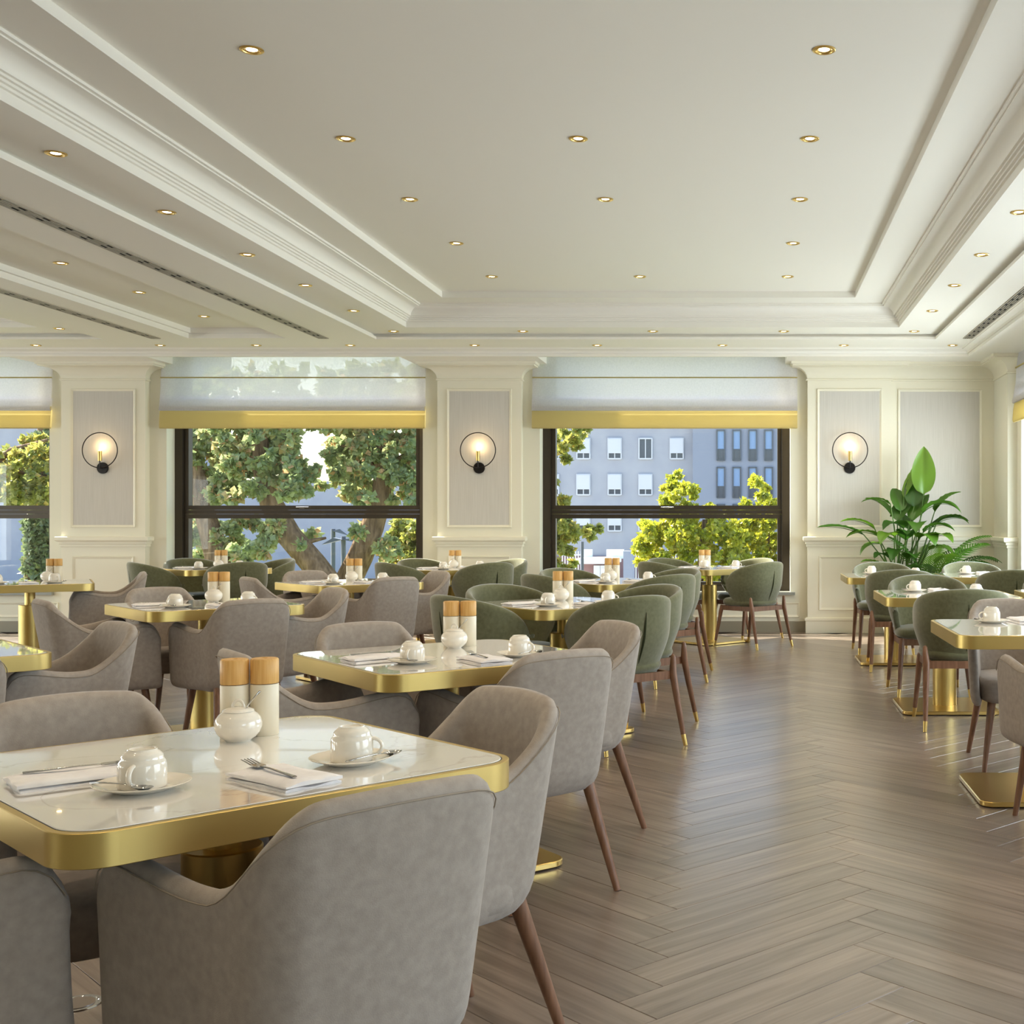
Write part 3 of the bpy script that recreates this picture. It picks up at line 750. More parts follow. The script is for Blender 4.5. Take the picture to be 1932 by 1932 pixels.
# green barrel chair ----------------------------------------------
def fn_b(t, s):
    zb, zm, zt, pmx = 0.392, 0.60, 0.815, math.radians(113)
    ph = pmx * math.sin(t * PI / 2); q = min(1.0, abs(ph) / pmx)
    hi = zm + (zt - zm) * max(0.0, 1 - q ** 1.9) ** (1 / 1.9)
    q2 = max(0.0, (q - 0.52) / 0.48); lo = zm - (zm - zb) * max(0.0, 1 - q2 ** 2.0) ** (1 / 2.0)
    z = lo + (hi - lo) * s
    k = 0.80 + 0.20 * smooth((z - zb) / 0.24) ** 0.9
    c = math.cos(ph); sn = math.sin(ph); e = 2.35
    r = (abs(c) ** e + abs(sn) ** e) ** (-1 / e)
    x = 0.288 * k * r * sn; y = -0.25 * k * r * c - 0.13 * (z - 0.45) * max(0.0, c) + 0.01
    return (x, y, z)
def chair_b_parts():
    sh = subsurf(shell(fn_b, 48, 12, 0.042, 0.5).mesh('barrel_shell', M_GREEN), 1)
    sl = MB(); vs = []; n = 14
    for i in range(n + 1):
        q = i / n; s_ = 0.16 + 0.66 * q; hw = 0.0065 * math.sin(PI * min(1, max(0, q * 0.98 + 0.01))) ** 0.8 + 0.0008
        p = Vector(fn_b(0, s_)); y = p.y - 0.0025
        vs += [(-hw, y, p.z), (0, y - 0.0015, p.z), (hw, y, p.z)]
    sl.add(vs, [(i * 3 + k, i * 3 + k + 1, i * 3 + 4 + k, i * 3 + 3 + k) for i in range(n) for k in (0, 1)])
    seat = cushion(0.245, -0.20, 0.275, 0.40, 0.472, pw=2.7, crown=0.018).mesh('barrel_seat', M_GREEN, 180)
    rail = MB()
    for (xa, ya, xb, yb) in ((-0.215, -0.185, 0.215, -0.185), (-0.215, 0.205, 0.215, 0.205), (-0.215, -0.185, -0.215, 0.205), (0.215, -0.185, 0.215, 0.205)):
        if xa == xb: rail.box(xa - 0.011, xa + 0.011, ya, yb, 0.358, 0.402)
        else: rail.box(xa, xb, ya - 0.011, ya + 0.011, 0.358, 0.402)
    parts = [('shell', sh, [('seam', sl.mesh('barrel_seam', M_GREEN_DK))]), ('seat', seat, []), ('seat_rail', rail.mesh('barrel_rail', M_WALNUT), [])]
    for sx in (-1, 1):
        for back in (0, 1):
            if back: pts = [(sx * 0.243, -0.185, 0.492), (sx * 0.243, -0.187, 0.484), (sx * 0.242, -0.19, 0.45), (sx * 0.236, -0.196, 0.39), (sx * 0.243, -0.225, 0.25), (sx * 0.252, -0.27, 0.06)]; rad = [0.006, 0.013, 0.017, 0.021, 0.018, 0.0135]
            else: pts = [(sx * 0.216, 0.203, 0.405), (sx * 0.218, 0.206, 0.39), (sx * 0.222, 0.22, 0.34), (sx * 0.23, 0.24, 0.22), (sx * 0.243, 0.27, 0.06)]; rad = [0.018, 0.021, 0.02, 0.017, 0.0135]
            foot = (sx * (0.257 if back else 0.248), -0.285 if back else 0.284, 0.0)
            tip = MB().tube([pts[-1], foot], [0.0142, 0.0115], 14).mesh('barrel_tip', M_BRASS_S, 60)
            parts.append(('leg', MB().tube(pts, rad, 14).mesh('barrel_leg', M_WALNUT, 60), [('brass_tip', tip)]))
    return parts
CH_B = chair_b_parts()

# ------------------------------------------------------------------ tables
TS, TR, TZ = 0.43, 0.085, 0.75
def table_parts():
    fr = MB().rrect(TS, TS, TR, TZ - 0.058, TZ - 0.0015, 10, bev=0.0012)
    top = MB().rrect(TS - 0.016, TS - 0.016, TR - 0.016, TZ - 0.006, TZ, 10, bev=0.0012)
    gap_ = MB().rrect(TS - 0.0135, TS - 0.0135, TR - 0.0135, TZ - 0.005, TZ - 0.0013, 10)
    low = MB().lathe([(0.0, 0.024), (0.077, 0.024), (0.077, 0.575), (0.074, 0.578), (0.0, 0.578)], 40)
    up = MB().lathe([(0.036, 0.577), (0.036, TZ - 0.05)], 32)
    base = MB().rrect(0.31, 0.31, 0.06, 0.004, 0.026, 8, bev=0.003)
    return [('brass_apron', fr.mesh('table_apron', M_BRASS, 30), [('groove', gap_.mesh('table_groove', M_BLACK, 30))]), ('marble_top', top.mesh('table_marble', M_MARBLE, 30), []),
            ('column', low.mesh('table_column', M_BRASS, 40), [('upper_tube', up.mesh('table_tube', M_BRASS, 40))]), ('base_plate', base.mesh('table_base', M_BRASS_S, 30), [])]
TB = table_parts()

# ------------------------------------------------------------------ tableware
def mill_parts(stripe):
    body = MB().lathe([(0.0, 0.0), (0.029, 0.0), (0.0305, 0.002), (0.0305, 0.113), (0.0295, 0.115), (0.0, 0.115)], 32)
    cap = MB().lathe([(0.0, 0.1165), (0.0295, 0.1165), (0.0305, 0.118), (0.0305, 0.169), (0.028, 0.172), (0.008, 0.1725), (0.0075, 0.170), (0.0, 0.170)], 32)
    return [('mill_body', body.mesh('mill_body', M_MILL, 40), []), ('wooden_cap', cap.mesh('mill_cap', M_OAK, 40), [])]
MILL = mill_parts(False)
def bowl_parts():
    b = MB().lathe([(0.0, 0.0), (0.026, 0.0), (0.028, 0.003), (0.037, 0.009), (0.045, 0.019), (0.049, 0.030), (0.0492, 0.040), (0.046, 0.050), (0.040, 0.058), (0.0345, 0.062), (0.033, 0.064), (0.033, 0.061), (0.0, 0.058)], 36)
    lid = MB().lathe([(0.0335, 0.0645), (0.032, 0.068), (0.020, 0.073), (0.0, 0.0745)], 32)
    h = MB().tube([(-0.012 * math.cos(PI * i / 10), 0, 0.0725 + 0.016 * math.sin(PI * i / 10)) for i in range(11)], 0.0032, 8)
    return [('bowl', b.mesh('sugar_bowl', M_CERAMIC, 50), []), ('lid', lid.mesh('sugar_lid', M_CERAMIC, 50), [('lid_handle', h.mesh('sugar_handle', M_CERAMIC, 60))])]
BOWL = bowl_parts()
def cup_parts():
    c = MB().lathe([(0.0385, 0.0), (0.0405, 0.001), (0.041, 0.004), (0.0405, 0.040), (0.039, 0.046), (0.036, 0.050), (0.0355, 0.0525), (0.0345, 0.0575), (0.029, 0.0635), (0.0255, 0.0655), (0.0245, 0.0685), (0.022, 0.0685), (0.021, 0.066), (0.0, 0.0655)], 36)
    h = MB().tube([(0.0375 + 0.021 * math.sin(PI * i / 12), 0, 0.027 + 0.0165 * math.cos(PI * i / 12)) for i in range(13)], [0.0048] * 13, 10, flat=0.75)
    return [('cup_body', c.mesh('cup_body', M_CERAMIC, 50), []), ('cup_handle', h.mesh('cup_handle', M_CERAMIC, 60), [])]
CUP = cup_parts()
SAUCER = [('saucer', MB().lathe([(0.0, 0.002), (0.046, 0.0), (0.048, 0.0015), (0.068, 0.0085), (0.081, 0.0135), (0.082, 0.0145), (0.081, 0.0152), (0.067, 0.0105), (0.047, 0.0045), (0.044, 0.0055), (0.0, 0.0055)], 44).mesh('saucer', M_CERAMIC, 50), [])]
def spoon_mesh(name, length, bw_, bl):
    m = MB(); hl = length - bl
    m.tube([(0, 0, 0.002), (0, hl * 0.3, 0.004), (0, hl * 0.75, 0.005), (0, hl, 0.003)], [0.0042, 0.0032, 0.0022, 0.0024], 8, flat=0.45, up=(0, 0, 1))
    n, k = 16, 5; vs = []
    for q in range(k):
        f = q / (k - 1)
        for i in range(n):
            a = 2 * PI * i / n; vs.append((bw_ * f * math.cos(a), hl + bl / 2 + bl / 2 * f * math.sin(a), -0.004 + 0.007 * f * f))
    m.add(vs, [(q * n + i, q * n + (i + 1) % n, (q + 1) * n + (i + 1) % n, (q + 1) * n + i) for q in range(k - 1) for i in range(n)])
    return m.mesh(name, M_STEEL, 180)
SPOON = [('teaspoon', spoon_mesh('teaspoon', 0.135, 0.0145, 0.042), [])]
def fork_mesh():
    m = MB(); m.tube([(0, -0.14, 0.002), (0, -0.05, 0.004), (0, -0.01, 0.003)], [0.005, 0.0035, 0.003], 8, flat=0.4)
    m.rrect(0.0105, 0.014, 0.006, 0.002, 0.0042, 4, cy=0.002)
    for k in range(4):
        x = -0.009 + 0.006 * k; m.tube([(x, 0.012, 0.003), (x, 0.035, 0.006), (x, 0.055, 0.008)], [0.0019, 0.0017, 0.0012], 6, flat=0.7)
    return m.mesh('fork', M_STEEL, 60)
FORK = [('fork', fork_mesh(), [])]
def napkin_mesh():
    m = MB(); hx, hy = 0.058, 0.098; nx, ny = 10, 14
    def layer(z, th, sh, seed):
        r_ = random.Random(seed); ph = r_.random() * 6
        top = []; bot = []
        for i in range(nx + 1):
            for j in range(ny + 1):
                u, v = -1 + 2 * i / nx, -1 + 2 * j / ny
                edge = min(1.0, (1 - max(abs(u), abs(v))) / 0.14)
                x = hx * u * (1 + 0.012 * math.sin(3 * v + ph)) + sh * 0.4; y = hy * v * (1 + 0.012 * math.sin(4 * u + ph)) + sh
                zz = z + th * (0.55 + 0.45 * math.sqrt(max(0, 1 - (1 - edge) ** 2))) + 0.0016 * math.sin(5 * u + 2.3 * v + ph) + 0.003 * math.exp(-(u * 1.6) ** 2) * (z > 0.006)
                top.append((x, y, zz)); bot.append((x, y, z))
        w = ny + 1; k = len(top); fs = []
        for i in range(nx):
            for j in range(ny):
                fs.append((i * w + j, (i + 1) * w + j, (i + 1) * w + j + 1, i * w + j + 1))
        rim = [(i, 0) for i in range(nx)] + [(nx, j) for j in range(ny)] + [(i, ny) for i in range(nx, 0, -1)] + [(0, j) for j in range(ny, 0, -1)]
        for q in range(len(rim)):
            a, b = rim[q], rim[(q + 1) % len(rim)]; ia, ib = a[0] * w + a[1], b[0] * w + b[1]; fs.append((k + ia, k + ib, ib, ia))
        m.add(top + bot, fs)
    layer(0.0, 0.0075, 0.0, 1); layer(0.0078, 0.0075, -0.004, 2)
    return m.mesh('napkin', M_LINEN, 75)
NAPKIN = [('napkin', napkin_mesh(), [])]

# ------------------------------------------------------------------ dining tables with their chairs and settings
D = math.radians
def rot2(x, y, a): return x * math.cos(a) - y * math.sin(a), x * math.sin(a) + y * math.cos(a)

def setting(T, a, side, sname, jitter):
    """side: angle of the diner's direction in table frame (0 = +e1)"""
    (tx, ty, tdesc) = T
    th = a + side                                       # direction from table centre to the diner
    def P(fwd, right, z=TZ):                            # fwd: from centre towards diner, right: diner's right hand
        dx, dy = math.cos(th), math.sin(th); rx, ry = -math.sin(th), math.cos(th)     # diner faces -d; right = rotate(-d, -90)
        return (tx + dx * fwd + rx * right, ty + dy * fwd + ry * right, z)
    j = random.Random(jitter)
    face = th + PI / 2                                  # local +y points to the centre
    g = lambda s: s
    na = face + D(j.uniform(-7, 7))
    pn = P(0.275, -0.005)
    put(NAPKIN, 'napkin', 'folded white napkin at the %s place of %s' % (sname, tdesc), 'napkin', pn, na, 'folded napkins')
    f = rot2(-0.012, 0.062, na); put(FORK, 'fork', 'steel fork at the %s place of %s' % (sname, tdesc), 'fork', (pn[0] + f[0], pn[1] + f[1], TZ + 0.0195), na + D(-6), 'forks on napkins')
    pc = P(0.215, 0.165); ca = j.uniform(-0.25, 0.25)
    put(SAUCER, 'saucer', 'white saucer at the %s place of %s' % (sname, tdesc), 'saucer', pc, 0, 'white saucers')
    put(CUP, 'coffee_cup', 'upturned white cup at the %s place of %s' % (sname, tdesc), 'cup', (pc[0], pc[1], TZ + 0.0057), cup_angle(T, th) + ca, 'upturned cups')
    sa = th + D(20 + j.uniform(-10, 10)); o = (pc[0] + math.cos(th) * 0.052 - 0.045 * math.cos(sa + PI / 2), pc[1] + math.sin(th) * 0.052 - 0.045 * math.sin(sa + PI / 2))
    put(SPOON, 'teaspoon', 'teaspoon on the saucer at the %s place of %s' % (sname, tdesc), 'teaspoon', (o[0], o[1], TZ + 0.0155), sa, 'teaspoons on saucers')
def cup_angle(T, th): return th + (PI / 2 if math.sin(th) > 0.9 else D(38))

def seat_chair(parts, name, look, T, a, side, dist, sname, group, turn=0.0, off=0.0):
    tx, ty, tdesc = T; th = a + side
    dx, dy = math.cos(th), math.sin(th)
    put(parts, name, '%s on the %s side of %s' % (look, sname, tdesc), 'chair', (tx + dx * dist - dy * off, ty + dy * dist + dx * off, 0), th + PI / 2 + turn, group)

GREY = (CH_A, 'upholstered_armchair', 'greige armchair', 'greige armchairs')
GREEN = (CH_B, 'barrel_chair', 'green velvet barrel chair', 'green barrel chairs')
S4 = {'far right': 0.0, 'far left': PI / 2, 'near left': PI, 'near right': -PI / 2}
# (x, y, rotation, description, chair kind, chairs, distance)
TABLES = [
    (-1.06, 2.466, 46.5, 'the nearest table', GREY, {'far right': (0.46, 0.045), 'far left': (0.46, 0.06), 'near left': (0.58, -0.05), 'near right': (0.445, -0.035)}),
    (-1.078, 4.40, 40, 'the second table along the aisle', GREY, {'far right': (0.55, 0.17), 'far left': (0.50, 0.0), 'near left': (0.46, 0.0), 'near right': (0.38, 0.075)}),
    (-1.08, 7.12, 43, 'the third table along the aisle', GREEN, {'far right': (0.52, 0.0), 'far left': (0.52, 0.0), 'near left': (0.52, 0.0), 'near right': (0.52, 0.0)}),
    (-1.06, 9.65, 44, 'the fourth table along the aisle', GREEN, {'far right': (0.52, 0.0), 'far left': (0.52, 0.0), 'near left': (0.52, 0.0), 'near right': (0.52, 0.0)}),
    (-0.40, 12.35, 45, 'the window table facing the building', GREEN, {'far right': (0.52, 0.0), 'far left': (0.52, 0.0), 'near left': (0.55, 0.0), 'near right': (0.62, 0.0)}),
    (-3.12, 4.45, 45, 'the left-edge table', GREY, {'far right': (0.50, 0.0), 'near right': (0.48, 0.0), 'far left': (0.50, 0.0), 'near left': (0.50, 0.0)}),
    (-3.12, 7.02, 43, 'the first middle-row table', GREY, {'far right': (0.50, 0.0), 'far left': (0.50, 0.0), 'near left': (0.55, 0.0), 'near right': (0.46, 0.0)}),
    (-3.10, 9.50, 45, 'the second middle-row table', GREY, {'far right': (0.50, 0.0), 'far left': (0.50, 0.0), 'near left': (0.50, 0.0), 'near right': (0.46, 0.0)}),
    (-2.93, 12.15, 45, 'the table before the middle pillar', GREEN, {'far right': (0.52, 0.0), 'far left': (0.52, 0.0), 'near left': (0.52, 0.0), 'near right': (0.52, 0.0)}),
    (-5.35, 12.25, 45, 'the window table by leaning trees', GREEN, {'far right': (0.52, 0.0), 'far left': (0.52, 0.0), 'near left': (0.52, 0.0), 'near right': (0.52, 0.0)}),
    (-5.55, 9.45, 30, 'the far-left table near the pillar', GREY, {'far right': (0.50, 0.0)}),
    (-5.60, 8.05, 45, 'the half-hidden far-left table', GREY, {'near right': (0.50, 0.0), 'near left': (0.50, 0.0)}),
]
for q, (x, y, a, desc, kind, chairs) in enumerate(TABLES):
    a = D(a); T = (x, y, desc)
    put(TB, 'dining_table', 'square marble and brass pedestal table, %s' % desc, 'table', (x, y, 0), a, 'square brass tables')
    for sn, (dist, off) in chairs.items():
        seat_chair(kind[0], kind[1], kind[2], T, a, S4[sn], dist, sn, kind[3], D(random.Random(q * 9 + len(sn)).uniform(-4, 4)), off)
    setting(T, a, S4['near left'], 'near-left', q * 5 + 1)
    setting(T, a, S4['near right'], 'near-right', q * 5 + 2)
    for (u, v, w) in ((0.139, 0.261, 'inner'), (0.193, 0.229, 'outer')):
        ox, oy = rot2(u, v, a)
        put(MILL, 'pepper_mill', '%s wooden-capped mill of the pair on %s' % (w, desc), 'pepper mill', (x + ox, y + oy, TZ), 0, 'wooden-capped mills')
    ox, oy = rot2(0.118, 0.195, a)
    put(BOWL, 'sugar_bowl', 'white lidded sugar bowl in front of the mills on %s' % desc, 'sugar bowl', (x + ox, y + oy, TZ), a - D(45), 'lidded sugar bowls')
    sp_ = put(SPOON, 'sugar_spoon', 'steel spoon standing in the sugar bowl on %s' % desc, 'spoon', (x + ox + 0.052, y + oy - 0.008, TZ + 0.108), 0, 'spoons in the sugar bowls')
    sp_.rotation_euler = (D(-52), 0, D(82))
RT = [
    (1.305, 5.54, 'the front table right of the aisle', {'far': (GREY, 0.66, 0.05), 'near': (GREY, 0.66, 0.0)}, ('far',)),
    (1.28, 8.01, 'the middle table right of the aisle', {'far': (GREEN, 0.72, 0.0), 'near': (GREEN, 0.62, 0.0)}, ('far', 'near')),
    (1.25, 10.62, 'the rear table right of the aisle', {'far': (GREEN, 0.80, 0.0), 'near': (GREEN, 0.46, 0.0)}, ('far', 'near')),
    (2.10, 10.68, 'the rear table beside the right wall', {'far': (GREEN, 0.80, 0.0), 'near': (GREEN, 0.55, 0.06)}, ('far',)),
    (2.25, 8.05, 'the middle table beside the right wall', {'far': (GREEN, 0.70, 0.0)}, ('far',)),
]
for q, (x, y, desc, chairs, sets) in enumerate(RT):
    T = (x, y, desc); a = 0.0
    put(TB, 'dining_table', 'square marble and brass pedestal table, %s' % desc, 'table', (x, y, 0), 0, 'square brass tables')
    for sn, (kind, dist, off) in chairs.items():
        side = PI / 2 if sn == 'far' else -PI / 2
        seat_chair(kind[0], kind[1], kind[2], T, a, side, dist, sn, kind[3], D(random.Random(q * 7 + len(sn)).uniform(-3, 3)), -off if sn == 'far' else off)
    for sn in sets: setting(T, a, PI / 2 if sn == 'far' else -PI / 2, sn, 100 + q * 3 + len(sn))

# floor socket
sock = MB().lathe([(0.0, 0.001), (0.046, 0.001), (0.048, 0.003), (0.056, 0.003), (0.058, 0.0)], 36)
lidm = MB().lathe([(0.0, 0.0035), (0.040, 0.0035), (0.041, 0.001)], 36)
put([('ring', sock.mesh('socket_ring', M_CHROME, 40), []), ('cover', lidm.mesh('socket_cover', M_FLOOR, 40), [])], 'floor_socket', 'round floor socket with chrome rim below the nearest table', 'floor socket', (-1.71, 3.12, 0.0005))

# ------------------------------------------------------------------ house plants
def blade_mesh(name, L, Wd, droop, fold, curl, seed, stem_r=0.006, material=None, petiole=0.0):
    """large leaf: local x along the leaf, z up"""
    r_ = random.Random(seed); n, k = 14, 6; vs = []
    mid = []
    x = z = 0.0; ang = 0.0
    for i in range(n + 1):
        mid.append((x, z, ang)); ang = -droop * ((i + 1) / n) ** 1.3; x += L / n * math.cos(ang); z += L / n * math.sin(ang)
    for i in range(n + 1):
        f = i / n; w = Wd * (math.sin(PI * min(1, f * 0.97 + 0.03) ** 0.8) ** 0.75) if 0 < f < 1 else 0.002
        for j in range(-k, k + 1):
            u = j / k; y = w * u; zz = mid[i][1] + abs(u) * w * fold + curl * w * math.sin(u * 3 + f * 4) * 0.3 + 0.004 * math.sin(f * 40 + seed) * abs(u)
            vs.append((mid[i][0] - abs(u) * w * fold * math.sin(mid[i][2]) * 0.5, y, zz))
    wd = 2 * k + 1
    m = MB().add(vs, [(i * wd + j, (i + 1) * wd + j, (i + 1) * wd + j + 1, i * wd + j + 1) for i in range(n) for j in range(wd - 1)])
    m.tube([(a_, 0, b_ - 0.002) for a_, b_, _ in mid], [stem_r * (1 - 0.8 * i / n) for i in range(n + 1)], 6)
    return m.mesh(name, material or M_HOUSE_LEAF, 180)

PX, PY, PZ = 1.62, 12.90, 0.42
root = tag(link('bird_of_paradise_plant', None, None, (PX, PY, PZ)), 'tall bird of paradise plant with broad paddle leaves by the panelled wall', 'plant')
# (tip of the stalk x, y, z | leaf azimuth, pitch, length, half width, droop)
LEAVES = [(0.22, 0.0, 1.08, 80, 84, 0.48, 0.085, 0.15), (0.02, 0.05, 1.05, 35, 62, 0.50, 0.05, 0.25), (-0.13, 0.0, 0.98, 180, 30, 0.30, 0.045, 1.0),
          (-0.42, -0.05, 0.66, 170, 22, 0.46, 0.075, 0.5), (-0.26, -0.06, 0.64, 190, 25, 0.34, 0.07, 1.0), (0.10, -0.05, 0.80, 50, 55, 0.40, 0.07, 0.5),
          (0.20, -0.04, 0.88, -20, 45, 0.44, 0.10, 1.7), (-0.06, -0.02, 0.80, 60, 50, 0.42, 0.07, 0.6), (0.0, -0.08, 0.72, 215, 40, 0.30, 0.08, 1.6),
          (0.16, -0.08, 0.62, 300, 30, 0.30, 0.08, 1.7), (0.30, -0.05, 0.74, 10, 35, 0.40, 0.07, 1.0), (-0.22, -0.02, 0.56, 200, 10, 0.28, 0.05, 1.3),
          (-0.05, -0.06, 0.48, 250, 20, 0.32, 0.06, 1.4), (0.34, 0.02, 0.90, 20, 55, 0.36, 0.06, 0.8), (0.08, 0.06, 0.70, 120, 50, 0.36, 0.07, 1.0),
          (-0.10, 0.06, 0.85, 150, 55, 0.36, 0.06, 0.9), (0.26, -0.1, 0.5, 330, 25, 0.30, 0.07, 1.5), (0.12, 0.0, 0.95, 75, 70, 0.40, 0.075, 0.4),
          (-0.16, -0.08, 0.42, 230, 30, 0.26, 0.05, 1.2), (0.05, -0.1, 0.40, 280, 35, 0.26, 0.06, 1.2),
          (-0.30, -0.04, 0.72, 185, 35, 0.36, 0.06, 0.9), (0.14, -0.1, 0.74, 260, 30, 0.30, 0.07, 1.6), (-0.10, -0.1, 0.64, 235, 25, 0.32, 0.07, 1.5), (0.28, -0.08, 0.60, 310, 35, 0.32, 0.07, 1.5),
          (0.02, -0.1, 0.60, 265, 45, 0.34, 0.07, 1.3), (0.20, -0.1, 0.68, 340, 40, 0.34, 0.08, 1.4), (0.36, -0.04, 0.80, 5, 30, 0.34, 0.06, 1.3), (-0.02, 0.02, 0.90, 100, 60, 0.34, 0.06, 0.6),
          (0.32, -0.1, 0.36, 320, 40, 0.26, 0.05, 1.2), (-0.22, -0.1, 0.30, 200, 45, 0.26, 0.05, 1.1)]
for q, (x, y, z, az, pit, L_, Wd_, dr) in enumerate(LEAVES):
    me = blade_mesh('paddle_leaf', L_ * 1.08, Wd_ * 1.5, dr, 0.35, 0.3, q)
    lf = link('leaf', me, root, (x, y, z)); lf.rotation_euler = (0, -D(pit), D(az))
    b = Vector((0.10 * math.cos(q * 2.4), 0.07 * math.sin(q * 2.4), -0.02)); t_ = Vector((x, y, z)); mid = b.lerp(t_, 0.5) + Vector((-0.04 * (x - b.x), 0, 0.05))
    pts = [b * (1 - f) ** 2 + mid * 2 * f * (1 - f) + t_ * f * f for f in [i / 8 for i in range(9)]]
    link('stalk', MB().tube(pts, [0.010 - 0.0045 * i / 8 for i in range(9)], 8).mesh('stalk', M_STEM, 60), root)
root2 = tag(link('kentia_palm', None, None, (PX + 0.30, PY - 0.12, PZ - 0.02)), 'feathery palm with narrow leaflets beside the bird of paradise', 'plant')
FR = [(10, 62, 0.82, 1.5), (-25, 58, 0.80, 1.5), (40, 66, 0.8, 1.2), (-60, 58, 0.7, 1.3), (150, 66, 0.75, 1.1), (-110, 62, 0.62, 1.2), (200, 58, 0.55, 1.2), (0, 45, 0.66, 1.3), (75, 72, 0.7, 0.9), (-8, 74, 0.9, 1.2), (-45, 70, 0.85, 1.2), (-80, 66, 0.75, 1.2), (170, 74, 0.8, 0.9), (-30, 40, 0.6, 1.3), (-140, 50, 0.5, 1.4), (20, 30, 0.6, 1.2)]
for q, (az, pit, L_, dr) in enumerate(FR):
    n = 26; x = z = 0.0; ang = D(pit); mids = []
    for i in range(n + 1):
        mids.append((x, z, ang)); f = i / n; ang = D(pit) - dr * f ** 1.6; x += L_ / n * math.cos(ang); z += L_ / n * math.sin(ang)
    m = MB(); m.tube([(a_, 0, b_) for a_, b_, _ in mids], [0.006 * (1 - 0.8 * i / n) for i in range(n + 1)], 6)
    for i in range(8, n + 1):
        f = i / n; ll = L_ * 0.30 * math.sin(PI * (0.18 + 0.75 * (f - 0.3) / 0.7)) + 0.03
        for sd in (-1, 1):
            a_, b_, an = mids[i]; p0 = Vector((a_, 0, b_))
            d1 = Vector((0.62 * math.cos(an), sd * 0.78, 0.62 * math.sin(an) + 0.12)).normalized(); side = Vector((math.cos(an), 0, math.sin(an))) * 0.012
            pts = [p0, p0 + d1 * ll * 0.5, p0 + d1 * ll + Vector((0, 0, -0.30 * ll))]
            vs = [pts[0] - side * 0.4, pts[0] + side * 0.4, pts[1] - side, pts[1] + side, pts[2]]
            m.add(vs, [(0, 1, 3, 2), (2, 3, 4)])
    fr = link('frond', m.mesh('frond', M_HOUSE_LEAF, 60), root2); fr.rotation_euler = (0, 0, D(az)); fr.location = (0.05 * math.cos(q * 1.9), 0.05 * math.sin(q * 1.9), 0.02)
pot = [('planter_body', MB().lathe([(0.0, 0.0), (0.15, 0.0), (0.19, 0.03), (0.235, 0.20), (0.235, 0.33), (0.22, 0.40), (0.205, 0.40), (0.215, 0.33), (0.0, 0.33)], 40).mesh('planter_body', M_POT, 50), []),
       ('soil', MB().lathe([(0.0, 0.395), (0.208, 0.385)], 32).mesh('planter_soil', M_SOIL), [])]
put(pot, 'planter', 'round white planter holding the bird of paradise plant', 'planter', (PX, PY, 0.0), 0)
put(pot, 'planter', 'round white planter holding the feathery palm', 'planter', (PX + 0.42, PY - 0.22, 0.0), 0)

# ------------------------------------------------------------------ outdoors
def far(px, py, dist):
    """real-world point seen in that direction at that distance"""
    return Vector(((px - PPX) * dist / F_PX, dist, CAM_H + (PPY - py) * dist / F_PX))
GZ = -4.0
gm = MB(); gm.quad((-150, 14.2, GZ), (150, 14.2, GZ), (150, 240, GZ), (-150, 240, GZ)); struct('ground', gm, M_ASPHALT)
gm = MB(); gm.box(-40, 40, 15, 34, GZ, GZ + 0.03); struct('lawn', gm, M_LAWN)
gm = MB(); gm.box(-40, 30, 13.83, 13.9, GZ - 1, -0.25); struct('wall_outside', gm, M_FACADE)

def leaves_mesh(name, clumps, n_leaf, size, material, spread=1.0, seed=0, hang=0.3):
    g = np.random.default_rng(seed)
    vol = np.array([c[3] ** 2 for c in clumps]); pick = g.choice(len(clumps), n_leaf, p=vol / vol.sum())
    C = np.array([c[:3] for c in clumps])[pick]; Rr = np.array([c[3] for c in clumps])[pick]
    d = g.normal(size=(n_leaf, 3)); d /= np.linalg.norm(d, axis=1)[:, None]; rad = Rr * (0.35 + 0.65 * g.random(n_leaf) ** 0.45)
    P0 = C + d * rad[:, None] * np.array([1, 1, 0.8])
    a = g.normal(size=(n_leaf, 3)); a[:, 2] -= hang; a /= np.linalg.norm(a, axis=1)[:, None]
    b = np.cross(a, g.normal(size=(n_leaf, 3))); b /= np.linalg.norm(b, axis=1)[:, None]
    s = size * (0.6 + 0.8 * g.random(n_leaf))[:, None]
    nn = np.cross(a, b) * s * 0.12
    V = np.stack([P0, P0 + a * s * 0.45 + b * s * 0.42 + nn, P0 + a * s, P0 + a * s * 0.45 - b * s * 0.42 + nn], axis=1).reshape(-1, 3)
    idx = np.arange(n_leaf)[:, None] * 4 + np.array([[0, 1, 2, 3]])
    me = bpy.data.meshes.new(name); me.from_pydata(V.tolist(), [], idx.tolist()); me.materials.append(material)
    at = me.attributes.new('leaf_random', 'FLOAT', 'POINT'); cl = g.random(len(clumps))[pick]
    val = np.clip(0.45 * cl + 0.55 * g.random(n_leaf), 0, 1) ; val = np.where(g.random(n_leaf) < 0.06, 1.0, val * 0.85)
    at.data.foreach_set('value', np.repeat(val, 4)); return me

